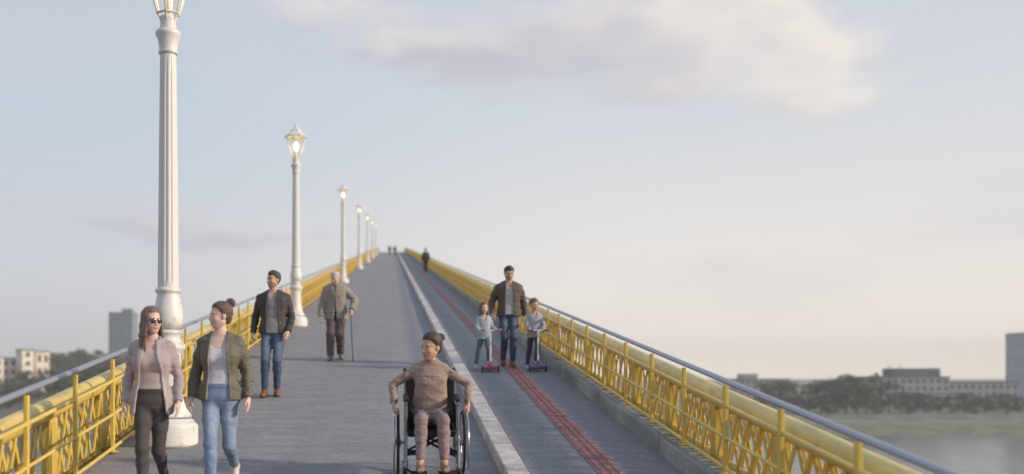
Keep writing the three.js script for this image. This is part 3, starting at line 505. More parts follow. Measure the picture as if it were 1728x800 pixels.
// head in its own frame, looking along +z, centre at eye height
function headParts(o) {
  const fem = o.kind !== 'm', ch = o.kind === 'c', jw = fem ? 0.9 : 1.04;
  const skull = joinF([ell([0, 0.032, -0.014], [0.074, 0.086, 0.094]), ell([0, -0.03, 0.016], [0.0595 * (ch ? 1.08 : 1), 0.078, 0.071]), ell([0, -0.045, 0.022], [0.052 * jw, 0.056, 0.058])], 0.03);
  const jaw = joinF([ell([0, -0.088, 0.050], [0.026 * jw, 0.022, 0.026]), cone([-0.046 * jw, -0.055, 0.0], [-0.012, -0.094, 0.052], 0.020, 0.014), cone([0.046 * jw, -0.055, 0.0], [0.012, -0.094, 0.052], 0.020, 0.014)], 0.02);
  const brow = cone([-0.034, 0.022, 0.069], [0.034, 0.022, 0.069], fem ? 0.011 : 0.014, fem ? 0.011 : 0.014);
  const nose = joinF([cone([0, 0.008, 0.080], [0, -0.030, 0.100], 0.0075, ch ? 0.0095 : 0.0105), cone([-0.010, -0.036, 0.088], [0.010, -0.036, 0.088], 0.0085, 0.0085)], 0.008);
  const cheek = joinF([ell([-0.036, -0.028, 0.056], [0.022, 0.020, 0.022]), ell([0.036, -0.028, 0.056], [0.022, 0.020, 0.022])], 0.01);
  const lips = joinF([ell([0, -0.0585, 0.081], [0.022, 0.0062, 0.0105]), ell([0, -0.0685, 0.0795], [0.0185, 0.0070, 0.0105])], 0.003);
  const ears = joinF([ell([-0.075, -0.004, -0.012], [0.010, 0.031, 0.019]), ell([0.075, -0.004, -0.012], [0.010, 0.031, 0.019])], 0.005);
  const eyes = joinF([ell([-0.031, 0.0, 0.0685], [0.0135, 0.0125, 0.0125]), ell([0.031, 0.0, 0.0685], [0.0135, 0.0125, 0.0125])], 0.002);
  const sockets = joinF([ell([-0.031, 0.001, 0.090], [0.018, 0.011, 0.014]), ell([0.031, 0.001, 0.090], [0.018, 0.011, 0.014])], 0.004);
  const f = (x, y, z) => {
    let d = smin(skull(x, y, z), jaw(x, y, z), 0.022); d = smin(d, brow(x, y, z), 0.016); d = smin(d, cheek(x, y, z), 0.02);
    d = smax(d, -sockets(x, y, z), 0.012); d = smin(d, nose(x, y, z), 0.009); d = smin(d, lips(x, y, z), 0.005); d = Math.min(d, eyes(x, y, z)); return smin(d, ears(x, y, z), 0.008);
  };
  const skin = o.skin, lip = mix3(skin, [0.42, 0.10, 0.09], fem ? 0.6 : 0.35), hairC = o.hair;
  const color = (x, y, z) => {
    if (z > 0.05 && lips(x, y, z) < 0.0015) return lip;
    if (z > 0.05 && eyes(x, y, z) < 0.001) { const a = Math.abs(x) - 0.031, r = Math.hypot(a, y); return Math.abs(y) > 0.006 ? mul(skin, 0.75) : r < 0.0062 ? [0.03, 0.02, 0.015] : [0.40, 0.34, 0.31]; }
    if (z > 0.045 && y > 0.0165 && y < (fem ? 0.0225 : 0.0265) && Math.abs(Math.abs(x) - 0.032) < 0.021) return mix3(skin, hairC, fem ? 0.7 : 0.85);
    let c = skin;
    if (o.beard) { const b = sstep(-0.030, -0.048, y) * sstep(-0.02, 0.02, z) * (lips(x, y, z) > 0.006 ? 1 : 0.3) * o.beard; c = mix3(c, hairC, b * (0.6 + 0.4 * vnoise(x * 400, y * 400, z * 400))); }
    const rosy = Math.exp(-((Math.abs(x) - 0.038) ** 2 + (y + 0.028) ** 2) / 0.0005); return mix3(c, [c[0] * 1.05, c[1] * 0.86, c[2] * 0.84], z > 0.03 ? 0.5 * rosy : 0);
  };
  return { f, color, skull, base: (x, y, z) => smin(skull(x, y, z), jaw(x, y, z), 0.022) - 0.002 };
}
const clothMat = (rough = 0.9, sheen = 0.25) => new THREE.MeshPhysicalMaterial({ color: 0xffffff, vertexColors: true, roughness: rough, sheen, sheenRoughness: 0.6, sheenColor: new THREE.Color(0.5, 0.5, 0.5), side: THREE.DoubleSide });
const MAT = { skin: new THREE.MeshPhysicalMaterial({ color: 0xffffff, vertexColors: true, roughness: 0.55 }), cloth: clothMat(), denim: clothMat(0.92, 0.15), smooth: clothMat(0.7, 0.05), hair: new THREE.MeshStandardMaterial({ vertexColors: true, roughness: 0.55 }), shoe: new THREE.MeshStandardMaterial({ vertexColors: true, roughness: 0.55 }) };
const vary = (c, amt, sc, seed) => (x, y, z) => { const n = 1 + amt * ((fbm(x * sc + seed, y * sc, z * sc, 3) - 0.44) * 2 + (vnoise(x * 90 + seed, y * 90, z * 90) - 0.5) * 0.8); return [c[0] * n, c[1] * n, c[2] * n]; };
// cloth folds: long soft ridges, plus finer ones
function folds(seed, amp, sx = 9, sy = 16, sz = 9) { return (x, y, z) => { const w = vnoise(x * 5 + seed, y * 5, z * 5) * 1.4; return amp * ((vnoise(x * sx + w + seed, y * sy + w * 2, z * sz + w) - 0.5) + 0.45 * (vnoise(x * sx * 2.3 + seed, y * sy * 2.1, z * sz * 2.3 + w) - 0.5) + 0.22 * (vnoise(x * 48 + seed, y * 62 + w * 6, z * 48) - 0.5)); }; }

/* person: o = { H, kind: m f c, skin, hair, head: {yaw, pitch, roll, scale}, lean, sway, pelvis: [x, y, z] (shift), feet: {L, R: {at: ankle, yaw, pitch, pole}}, arms: {L, R: {at: wrist, pole, thumb, curl}} , wear: [...] }
   own frame in units of a 1.75 m figure: facing +z, its own left is +x, ground at y = 0 */
function skeleton(o) {
  const S = { px: o.pelvis[0], py: o.pelvis[1], pz: o.pelvis[2], lean: o.lean || 0, sway: o.sway || 0 };
  S.T = (x, y, z) => [x + S.px + S.sway * (y - 0.95), y + S.py, z + S.pz + S.lean * (y - 0.95)];
  const sw = o.kind === 'm' ? 0.178 : o.kind === 'f' ? 0.152 : 0.15;
  const hx = o.kind === 'm' ? 0.086 : 0.080; S.hip = { L: S.T(hx, 0.90, 0), R: S.T(-hx, 0.90, 0) };
  const shy = o.kind === 'm' ? 1.385 : 1.392; S.sh = { L: S.T(sw, shy, -0.012), R: S.T(-sw, shy, -0.012) };
  for (const k of ['L', 'R']) {
    if (o.shrug) S.sh[k][1] += o.shrug;
    const ft = o.feet[k]; let r = ik(S.hip[k], ft.at, 0.425, 0.415, ft.pole || [0, 0.1, 1]); S['knee' + k] = r[0]; S['ank' + k] = r[1];
    const ar = o.arms[k]; r = ik(S.sh[k], ar.at, 0.285 * (o.armK || 1), 0.25 * (o.armK || 1), ar.pole || [k === 'L' ? 0.5 : -0.5, -0.2, -1]); S['elb' + k] = r[0]; S['wri' + k] = r[1];
  }
  S.neck = S.T(0, 1.44, -0.018); S.headAt = addv(S.T(0, 1.635, 0.012), o.headShift || [0, 0, 0]);
  return S;
}
function makePerson(o, name, label, group) {
  const S = skeleton(o), s = o.H / 1.75, fem = o.kind !== 'm', st = TORSO[o.torso || o.kind], hk = o.head.scale || 1, seed = (o.seed || 1) * 13.7;
  const root = thing(name, label, 'person', group);
  const fine = o.coarse || 1, fit = fem ? 0.92 : 1;
  const bb = [[1e9, 1e9, 1e9], [-1e9, -1e9, -1e9]]; for (const p of [...['L', 'R'].flatMap(k => [S.hip[k], S.sh[k], S['knee' + k], S['ank' + k], S['elb' + k], S['wri' + k]]), S.neck]) for (let a = 0; a < 3; a++) { bb[0][a] = Math.min(bb[0][a], p[a]); bb[1][a] = Math.max(bb[1][a], p[a]); }
  const LO = bb[0].map(v => v - 0.24), HI = bb[1].map(v => v + 0.24);
  const put = (nm, geo, mat, parent = root) => { geo.scale(s, s, s); return add(nm, geo, mat, parent); };
  // limbs
  const legF = (k, g0, g1, g2) => { const h = S.hip[k], kn = S['knee' + k], an = S['ank' + k], cm = lerp(kn, an, 0.3), back = norm(cross(sub(an, kn), [1, 0, 0])); const cb = addv(cm, mul(back, back[2] > 0 ? -0.012 : 0.012));
    return joinF([cone(h, lerp(h, kn, 0.45), (0.086 + g0) * fit, (0.074 + g0) * fit), cone(lerp(h, kn, 0.45), kn, (0.074 + g0) * fit, (0.054 + g1) * fit), cone(kn, cb, (0.052 + g1) * fit, (0.053 + g1) * fit), cone(cb, an, (0.053 + g1) * fit, (0.036 + g2) * fit)], 0.03); };
  const armF = (k, g0, g1, g2, stop = 1) => { const a = S.sh[k], e = S['elb' + k], w = lerp(e, S['wri' + k], stop); return joinF([cone(a, lerp(a, e, 0.4), (0.048 + g0) * fit, (0.045 + g0) * fit), cone(lerp(a, e, 0.4), e, (0.046 + g0) * fit, (0.037 + g1) * fit), cone(e, lerp(e, w, 0.3), (0.037 + g1) * fit, (0.038 + g1) * fit), cone(lerp(e, w, 0.3), w, (0.038 + g1) * fit, (0.025 + g2) * fit)], 0.02); };
  const bust = o.kind === 'f' ? joinF([-1, 1].map(q => ell(S.T(q * 0.068, 1.265, 0.085), [0.062, 0.058, 0.052 * (o.bustK ?? 0.85)])), 0.04) : null;
  const seat = joinF([-1, 1].map(q => ell(S.T(q * 0.075, 0.905, -0.055), [0.09, 0.095, 0.085])), 0.03);
  const neckF = cone(S.neck, addv(S.headAt, [0, -0.075, -0.022]), fem ? 0.048 : 0.058, fem ? 0.045 : 0.055);
  const trap = joinF([-1, 1].map(q => cone(S.T(0, 1.47, -0.025), S.T(q * 0.13, 1.415, -0.02), 0.05, 0.045)), 0.03);
  const bodyT = torsoF(st, () => 0, S);
  const torsoAll = g => { const t = torsoF(st, g, S); return (x, y, z) => { const gy = g(y - S.py); let d = t(x, y, z); if (bust) d = smin(d, bust(x, y, z) - gy * 0.9, 0.04); d = smin(d, trap(x, y, z) - gy * 0.5, 0.04); return d; }; };
  // ---- body: one skin, with finer grids for head and hands
  const geos = [];
  {
    const parts = [legF('L', 0, 0, 0), legF('R', 0, 0, 0), armF('L', 0, 0, 0), armF('R', 0, 0, 0)], base = torsoAll(() => 0);
    const f = (x, y, z) => { let d = smin(base(x, y, z), seat(x, y, z), 0.04); for (const p of parts) d = smin(d, p(x, y, z), 0.035); return smin(d, neckF(x, y, z), 0.04) + 0.002; };
    geos.push(netMesh(f, LO, HI, 0.014 * fine, () => o.skin));
    for (const k of ['L', 'R']) {
      const ft = o.feet[k], fy = ft.yaw || 0, fp = ft.pitch || 0, toe = addv(S['ank' + k], rotY(rotX([0, -0.055, 0.15], fp), fy)), heel = addv(S['ank' + k], rotY(rotX([0, -0.05, -0.03], fp), fy));
      geos.push(netMesh(joinF([cone(S['ank' + k], heel, 0.034, 0.028), cone(S['ank' + k], toe, 0.034, 0.022), cone(heel, toe, 0.028, 0.022)], 0.02), S['ank' + k].map(v => v - 0.24), S['ank' + k].map(v => v + 0.24), 0.012 * fine, () => o.skin));
    }
  }
  const HP = headParts(o), hy = o.head.yaw || 0, hp = o.head.pitch || 0, hr = o.head.roll || 0;
  const place = g => { g.scale(hk, hk, hk); g.rotateZ(hr); g.rotateX(hp); g.rotateY(hy); g.translate(...S.headAt); return g; };
  geos.push(place(netMesh(HP.f, [-0.11, -0.14, -0.14], [0.11, 0.14, 0.14], 0.0042 * fine, HP.color)));
  const hands = {};
  for (const k of ['L', 'R']) {
    const w = S['wri' + k], fore = norm(sub(w, S['elb' + k])), ar = o.arms[k], a = ar.dir || fore, H = handF(w, a, ar.thumb || [0, 0, 1], k === 'L', ar.curl ?? 0.35, fem ? 0.84 : 0.95);
    hands[k] = H; geos.push(netMesh(H.f, w.map(v => v - 0.23), w.map(v => v + 0.23), 0.0045 * fine, () => o.skin));
  }
  put('body', mergeGeometries(geos), MAT.skin);
  // ---- clothes
  const waist = o.waist ?? 1.03;
  for (const c of o.wear) {
    const col = vary(c.color, c.mottle ?? 0.10, c.msc ?? 14, seed + c.part.length);
    const cell = (c.cell || 0.0105) * fine, fo = folds(seed + c.part.length * 3.1, c.fold ?? 0.010, ...(c.foldS || (c.part === 'trousers' ? [13, 30, 13] : [9, 18, 9])));
    if (c.part === 'trousers') {
      const g = c.grow || [0.012, 0.014, 0.022], parts = [legF('L', ...g), legF('R', ...g)], base = torsoF(st, () => 0.010, S);
      const cuts = ['L', 'R'].map(k => { const kn = S['knee' + k], an = S['ank' + k], dir = norm(sub(an, kn)); return half(addv(an, mul(dir, c.hem ?? -0.02)), dir); });
      const f = (x, y, z) => {
        let d = smin(base(x, y, z), seat(x, y, z) - 0.008, 0.05);
        for (let i = 0; i < 2; i++) d = smin(d, Math.max(parts[i](x, y, z), cuts[i](x, y, z)), o.sit ? 0.02 : 0.028);
        if (d < 0.04 && d > -0.04) d += fo(x, y, z) * (y - S.py < 0.92 || o.sit ? 1 : 0.3);
        return Math.max(d, o.sit ? Math.min(y - S.py - waist, S.pz + 0.16 - z) : y - S.py - waist);
      };
      const fade = c.fade || 0, cc = (x, y, z) => { let q = col(x, y, z); if (fade) { let m = 0; for (const k of ['L', 'R']) { const a = lerp(S.hip[k], S['knee' + k], 0.45); m = Math.max(m, Math.exp(-((x - a[0]) ** 2 / 0.0022 + (y - a[1]) ** 2 / 0.028)) * (z > a[2] ? 1 : 0.2)); } q = mix3(q, [0.42, 0.48, 0.56], fade * m * (0.5 + 0.8 * vnoise(x * 60, y * 90, z * 60))); } return q; };
      put('trousers', netMesh(f, LO, HI, cell, cc), MAT[c.mat || 'denim']);
      if (c.fly) { const y0 = waist - 0.02; put('waistband', netMesh((x, y, z) => Math.max(base(x, y, z) - 0.006, Math.abs(y - S.py - y0) - 0.02), LO, HI, 0.009, () => mul(c.color, 0.9)), MAT.denim); }
    } else if (c.part === 'shoes') {
      for (const k of ['L', 'R']) {
        const ft = o.feet[k], fy = ft.yaw || 0, fp = ft.pitch || 0, A = S['ank' + k], P = p => addv(A, rotY(rotX(p, fp), fy)), w = c.w || 1;
        const up = joinF([cone(P([0, 0.0, -0.012]), P([0, -0.045, -0.03]), 0.043 * w, 0.036 * w), cone(P([0, -0.005, -0.005]), P([0, -0.045, 0.10]), 0.041 * w, 0.033 * w), cone(P([0, -0.052, -0.028]), P([0.004, -0.055, 0.145]), 0.035 * w, 0.031 * w), cone(P([-0.012, -0.055, 0.06]), P([0.012, -0.055, 0.12]), 0.034 * w, 0.034 * w)], 0.02);
        const n = rotY(rotX([0, 1, 0], fp), fy), bot = P([0, -0.082, 0]), topP = P([0, c.top ?? 0.02, 0]);
        const f = (x, y, z) => Math.max(smax(up(x, y, z), -((x - bot[0]) * n[0] + (y - bot[1]) * n[1] + (z - bot[2]) * n[2]), 0.008), (x - topP[0]) * n[0] + (y - topP[1]) * n[1] + (z - topP[2]) * n[2]);
        const sole = c.sole || mul(c.color, 0.4), ca = (x, y, z) => { const h = (x - bot[0]) * n[0] + (y - bot[1]) * n[1] + (z - bot[2]) * n[2]; return h < 0.018 ? sole : c.color; };
        put('shoe', netMesh(f, A.map(v => v - 0.26), A.map(v => v + 0.26), 0.0075 * fine, ca), MAT.shoe);
      }
    } else if (c.part === 'top') {
      const grow = c.growF || (() => c.g ?? 0.008), base0 = torsoAll(grow), low = (c.hem ?? 1) < 0.9 ? torsoF(st.map(q => q[0] < 0.92 ? [q[0], 0.158, 0.112, -0.004] : q), grow, S) : null, base = low ? (x, y, z) => smin(base0(x, y, z), low(x, y, z), 0.02) : base0, hem = c.hem ?? 1.0, neckY = c.neckY ?? 1.44;
      const arms = c.sleeve ? ['L', 'R'].map(k => { const a = armF(k, c.sg?.[0] ?? 0.012, c.sg?.[1] ?? 0.014, c.sg?.[2] ?? 0.016, 1), e = S['elb' + k], w = S['wri' + k], long = c.sleeve > 1, p = long ? lerp(e, w, c.sleeve - 1) : lerp(S.sh[k], e, c.sleeve), dir = norm(long ? sub(w, e) : sub(e, S.sh[k])), pl = half(p, dir); const fa = folds(seed + 5, (c.fold ?? 0.01) * 0.9, 14, 22, 14); return (x, y, z) => { let d = a(x, y, z); if (d < 0.04 && d > -0.04) d += fa(x, y, z); if (c.cuff) { const q = pl(x, y, z); d = Math.min(d, Math.max(a(x, y, z) - c.cuff, Math.abs(q + 0.028) - 0.026)); } return smax(d, pl(x, y, z), 0.006); }; }) : [];
      const neckHole = c.turtle ? null : cone(S.T(0, 1.36 + (c.scoop ?? 0.06), c.scoopZ ?? 0.09), S.T(0, 1.52, -0.02), c.hole ?? 0.075, 0.075);
      const straps = c.straps;
      const f = (x, y, z) => {
        let d = base(x, y, z); if (d < 0.04 && d > -0.04) { d += fo(x, y, z); if (c.seam && z > S.pz) d += 0.007 * Math.exp(-(((y - S.py - c.seam) / 0.010) ** 2)); } for (const a of arms) d = smin(d, a(x, y, z), 0.035);
        if (c.turtle) d = smin(d, Math.max(neckF(x, y, z) - 0.020, Math.abs(y - S.neck[1] - 0.030) - 0.032), 0.012);
        const yy = y - S.py, xx = Math.abs(x - S.px);
        if (c.roll) d = smin(d, Math.max(base(x, y, z) - 0.012, Math.abs(yy - hem - 0.03) - 0.028), 0.01);
        d = smax(d, hem - yy, 0.008);
        if (neckHole) d = smax(d, -neckHole(x, y, z), 0.008);
        if (straps) d = smax(d, Math.max(yy - straps, -(0.0)), 0.01) ;
        return c.turtle ? d : Math.max(d, yy - neckY - 0.04);
      };
      const c2 = c.color2, cc = c2 ? (x, y, z) => (y - S.py < c.split ? mul(c2, col(x, y, z)[0] / c.color[0]) : col(x, y, z)) : col;
      put(c.name || 'top', netMesh(f, LO, HI, cell, cc), MAT[c.mat || 'cloth']);
    } else if (c.part === 'jacket') {
      const hem = c.hem ?? 0.88, g0 = c.g ?? 0.026, flare = c.flare ?? 0.02, base = torsoAll(y => g0 + flare * sstep(1.15, hem, y) - 0.008 * sstep(1.38, 1.46, y));
      const skirt = torsoF(st.map(q => q[0] < 0.92 ? [q[0], 0.168, 0.118, -0.008] : q), y => g0 + flare * sstep(1.15, hem, y), S);
      const arms = ['L', 'R'].map(k => { const sg = c.sg || [0.022, 0.024, 0.028], a = armF(k, ...sg, 1), e = S['elb' + k], w = S['wri' + k], dir = norm(sub(w, e)), p = lerp(e, w, c.cuff ?? 0.96), pl = half(p, dir), fa = folds(seed + 9, 0.018, 12, 34, 12), rib = c.rib ? cone(lerp(e, w, 0.80), lerp(e, w, 0.95), 0.045, 0.036) : null; return (x, y, z) => { let d = a(x, y, z); if (d < 0.04 && d > -0.04) d += fa(x, y, z); if (rib) d = Math.min(d, rib(x, y, z)); return smax(d, pl(x, y, z), 0.006); }; });
      const [o0, o1, o2] = c.open || [0.06, 0.075, 0.05], xo = c.openX || 0, openAt = yy => yy < 1.2 ? mix(o0, o1, sstep(hem, 1.2, yy)) : mix(o1, o2, sstep(1.2, 1.44, yy));
      const nh = cone(S.T(0, 1.41, 0.05), S.T(0, 1.54, -0.02), 0.074, 0.078), collarA = S.T(0, 1.455, -0.02);
      const collar = (x, y, z) => { const yy = y - S.py, dx = x - collarA[0], dz = z - S.pz - S.lean * (yy - 0.95) + 0.018, r = Math.hypot(dx, dz * 0.95), rad = 0.083 - 0.15 * (yy - 1.45); return Math.max(Math.abs(r - rad) - 0.011, Math.abs(yy - 1.468) - 0.034); };
      const f = (x, y, z) => {
        const yy = y - S.py, xx = x - S.px - S.sway * (yy - 0.95), zz = z - S.pz - S.lean * (yy - 0.95);
        let d = smin(base(x, y, z), skirt(x, y, z), 0.02); if (d < 0.04 && d > -0.04) d += fo(x, y, z); for (const a of arms) d = smin(d, a(x, y, z), 0.03);
        if (!c.round) d = smax(d, hem - yy + (c.cutaway ? -0.03 + 6 * Math.max(0, 0.09 - Math.abs(xx)) ** 2 * (zz > 0 ? 1 : 0) : 0), 0.01); else d = smax(d, hem - yy, 0.02);
        if (c.band) d = smin(d, Math.max(skirt(x, y, z) - 0.004, Math.abs(yy - hem - 0.03) - 0.03), 0.008);
        d = smax(d, -nh(x, y, z), 0.008); d = Math.min(d, collar(x, y, z));
        d = Math.max(d, yy - 1.505);
        const w = Math.abs(xx - xo * sstep(1.4, 1.0, yy)) - openAt(yy), rem = Math.max(w, 0.02 - zz);
        d = smax(d, -rem, 0.012);
        // rolled front edges (lapels)
        const edge = Math.max(Math.abs(w - 0.012) - (c.lapel ? 0.010 + 0.022 * sstep(1.18, 1.36, yy) : 0.010), Math.abs(bodyT(x, y, z) - g0 - 0.010) - 0.008, 0.02 - zz, hem + 0.01 - yy, yy - 1.47);
        if (edge < 0.02 && bust) { const e2 = Math.max(Math.abs(w - 0.012) - (c.lapel ? 0.010 + 0.022 * sstep(1.18, 1.36, yy) : 0.010), Math.abs(base(x, y, z) + 0.002) - 0.008, 0.02 - zz, hem + 0.01 - yy, yy - 1.47); return Math.min(d, e2); }
        return Math.min(d, edge);
      };
      put('jacket', netMesh(f, LO, HI, cell, c.edge ? (x, y, z) => { const yy = y - S.py, xx = x - S.px - S.sway * (yy - 0.95), zz = z - S.pz - S.lean * (yy - 0.95), w = Math.abs(xx - xo * sstep(1.4, 1.0, yy)) - openAt(yy); return zz > 0.03 && w < (c.edgeW || 0.02) && w > -0.02 && yy < 1.46 ? c.edge : col(x, y, z); } : col), MAT[c.mat || 'cloth']);
    }
  }
  // ---- hair
  if (o.hairF) {
    const hc = o.hair, hv = (x, y, z) => { const n = 0.55 + 0.65 * vnoise(x * 110 + seed, y * 18, z * 110) + 0.35 * vnoise(x * 300, y * 30, z * 300); return [hc[0] * n, hc[1] * n, hc[2] * n]; };
    const g = netMesh(o.hairF(HP), [-0.17, -0.36, -0.22], [0.17, 0.2, 0.17], 0.0048 * fine, hv); put('hair', place(g), MAT.hair);
  }
  if (o.extra) o.extra({ root, S, s, put, place, hands });
  root.userData.skeleton = undefined; delete root.userData.skeleton;
  return { root, S, s, hands };
}
// hair shapes, in the head's frame
const strandNoise = (x, y, z, a) => a * (vnoise(x * 160, y * 30, z * 160) - 0.5);
// how far a point lies above the hairline: high over the forehead, down past the ear to the nape
const hairline = (x, y, z, fr) => { const h = z > 0.045 ? fr + 0.35 * (z - 0.045) : Math.max(-0.088, fr - 1.25 * (0.045 - z)); return y - h + 0.010 * (vnoise(x * 90, 3, z * 90) - 0.5); };
const cap0 = (HP, x, y, z, fr, thick) => { const l = hairline(x, y, z, fr); return smax(HP.base(x, y, z) - 0.0045 - thick * sstep(-0.004, 0.04, l) * (0.5 + 0.5 * sstep(0.02, 0.09, y)), -l, 0.006); };
const hairShort = (o = {}) => HP => { const thick = o.thick ?? 0.012, fr = o.front ?? 0.066, top = ell([0, 0.078, 0.014], [0.052, 0.034 + (o.quiff || 0), 0.066]);
  return (x, y, z) => { let d = cap0(HP, x, y, z, fr, thick); if (o.quiff !== undefined) d = smin(d, top(x, y, z), 0.022); return d + strandNoise(x, y, z, 0.010); }; };
const hairBun = (bun, r) => HP => { const b = ell(bun, [r, r * 0.92, r]), nape = ell([0, -0.03, -0.07], [0.048, 0.045, 0.032]);
  return (x, y, z) => { let d = cap0(HP, x, y, z, 0.064, 0.010); d = smin(d, nape(x, y, z), 0.02); d = smin(d, b(x, y, z) + 0.010 * (vnoise(x * 60 + y * 40, y * 60, z * 60) - 0.5), 0.010); return d + strandNoise(x, y, z, 0.008); }; };
const hairLong = (len, o = {}) => HP => {
  const locks = []; const r = rng(o.seed || 3);
  for (let i = 0; i < 26; i++) {
    const a = mix(-2.35, 2.35, (i + 0.5) / 26) + Math.PI, sx = Math.sin(a), cz = Math.cos(a), L = len * (0.86 + 0.24 * r());
    const p0 = [sx * 0.068, 0.045, cz * 0.082 - 0.012], p1 = [sx * 0.080, -0.04, cz * 0.084 - 0.014], p2 = [sx * (0.086 + 0.012 * r()), -0.13, cz * 0.082 - 0.012 + (o.fwd || 0) * 0.3], p3 = [sx * (0.095 + 0.03 * r()), -L, cz * 0.075 + (o.fwd || 0) + 0.02 * (r() - 0.5)];
    locks.push(joinF([cone(p0, p1, 0.018, 0.019), cone(p1, p2, 0.019, 0.017), cone(p2, p3, 0.017, 0.006)], 0.02));
  }
  const all = joinF(locks, 0.006);
  return (x, y, z) => { let d = cap0(HP, x, y, z, 0.066, 0.012); d = smin(d, all(x, y, z), 0.012);
    const face = Math.max(Math.abs(x) - 0.057 - 0.02 * sstep(0, -0.2, y), 0.005 - z, y - 0.070 + 0.25 * Math.abs(x)); d = smax(d, -face, 0.012); return d + strandNoise(x, y, z, 0.010); }; };
// ================================================================ the people
const gl = z => -SLOPE * z;                                   // ground under a figure that faces down the ramp
const SKIN = { fair: [0.68, 0.46, 0.38], tan: [0.58, 0.345, 0.235], warm: [0.56, 0.34, 0.25], pink: [0.62, 0.37, 0.31] };
function stand(p, x, d, turn = 0) { p.root.position.set(x, deckY(d), -d); p.root.rotation.y = turn; return p; }
const lowhand = (x, y, z, curl = 0.28) => ({ at: [x, y, z], curl, thumb: [0, 0.1, 1], pole: [Math.sign(x) * 0.35, -0.1, -1] });

// woman with sunglasses
stand(makePerson({
  H: 1.667, kind: 'f', seed: 1, skin: SKIN.fair, hair: [0.185, 0.115, 0.085], head: { yaw: 0.62, pitch: 0.02, scale: 1.0 }, pelvis: [0, -0.035, 0], lean: 0.015,
  feet: { R: { at: [-0.045, 0.088 + gl(0.22), 0.22], pitch: 0.14, yaw: -0.06 }, L: { at: [0.045, 0.165 + gl(-0.34), -0.34], pitch: 0.85, yaw: 0.05 } },
  arms: { R: lowhand(-0.238, 0.86, 0.03), L: lowhand(0.238, 0.865, 0.05) },
  wear: [
    { part: 'trousers', color: [0.075, 0.064, 0.060], grow: [0.004, 0.007, 0.010], hem: -0.01, fold: 0.006, mottle: 0.3, msc: 9, fly: true },
    { part: 'top', color: [0.50, 0.39, 0.36], hem: 0.985, scoop: 0.08, g: 0.007, fold: 0.006, sleeve: 0 },
    { part: 'jacket', color: [0.40, 0.325, 0.32], hem: 0.79, open: [0.135, 0.088, 0.065], lapel: true, edge: [0.50, 0.415, 0.40], edgeW: 0.026, g: 0.016, flare: 0.012, cutaway: true, fold: 0.010, cuff: 0.92, sg: [0.012, 0.010, 0.018] },
    { part: 'shoes', color: [0.03, 0.028, 0.028] }],
  hairF: hairLong(0.275, { seed: 5, fwd: 0.012 }),
  extra: ({ root, put, place }) => {
    const dark = new THREE.MeshPhysicalMaterial({ color: new THREE.Color().setRGB(0.03, 0.02, 0.018), roughness: 0.15, clearcoat: 0.5 }), g = new THREE.Group(); g.name = 'sunglasses'; root.add(g);
    for (const q of [-1, 1]) { const e = new THREE.SphereGeometry(0.025, 20, 12); e.scale(1, 0.9, 0.22); e.rotateY(q * 0.18); e.translate(q * 0.032, -0.003, 0.094); put('lens', place(e), dark, g); put('temple', place(rodG([q * 0.056, 0.006, 0.088], [q * 0.077, 0.004, -0.01], 0.003, 0.003, 6)), dark, g); }
    put('nose_bridge', place(tubeG([[-0.012, 0.006, 0.098], [0, 0.010, 0.101], [0.012, 0.006, 0.098]], 0.0028, 8, 6)), dark, g);
  },
}, 'person', 'woman in sunglasses and open mauve blazer walking beside the woman with a bun'), -2.04, 8.58, 0.06);

// woman with a bun
stand(makePerson({
  H: 1.70, kind: 'f', seed: 2, skin: SKIN.fair, hair: [0.125, 0.072, 0.056], head: { yaw: -1.08, pitch: 0.02, roll: 0.0, scale: 1.0 }, pelvis: [0, -0.035, 0], lean: 0.0,
  feet: { R: { at: [-0.05, 0.088 + gl(0.22), 0.22], pitch: 0.12, yaw: -0.05 }, L: { at: [0.075, 0.175 + gl(-0.36), -0.36], pitch: 0.9, yaw: 0.08 } },
  arms: { R: lowhand(-0.255, 0.865, 0.02), L: lowhand(0.255, 0.862, 0.03) },
  wear: [
    { part: 'trousers', color: [0.20, 0.27, 0.385], grow: [0.004, 0.008, 0.012], hem: -0.05, fold: 0.007, mottle: 0.35, msc: 12, fade: 0.75, fly: true },
    { part: 'top', color: [0.60, 0.58, 0.62], hem: 0.985, scoop: 0.055, scoopZ: 0.10, hole: 0.080, g: 0.007, fold: 0.006 },
    { part: 'jacket', color: [0.145, 0.122, 0.088], hem: 0.885, open: [0.098, 0.078, 0.062], edge: [0.26, 0.235, 0.20], edgeW: 0.014, g: 0.020, flare: 0.006, fold: 0.012, cuff: 0.97, rib: true, band: true, sg: [0.019, 0.018, 0.020], mat: 'smooth' },
    { part: 'shoes', color: [0.62, 0.60, 0.58], sole: [0.6, 0.58, 0.56] }],
  hairF: hairBun([0, 0.118, -0.098], 0.046),
}, 'person', 'woman with brown bun in olive bomber jacket and light blue jeans'), -1.49, 8.76, 0.0);

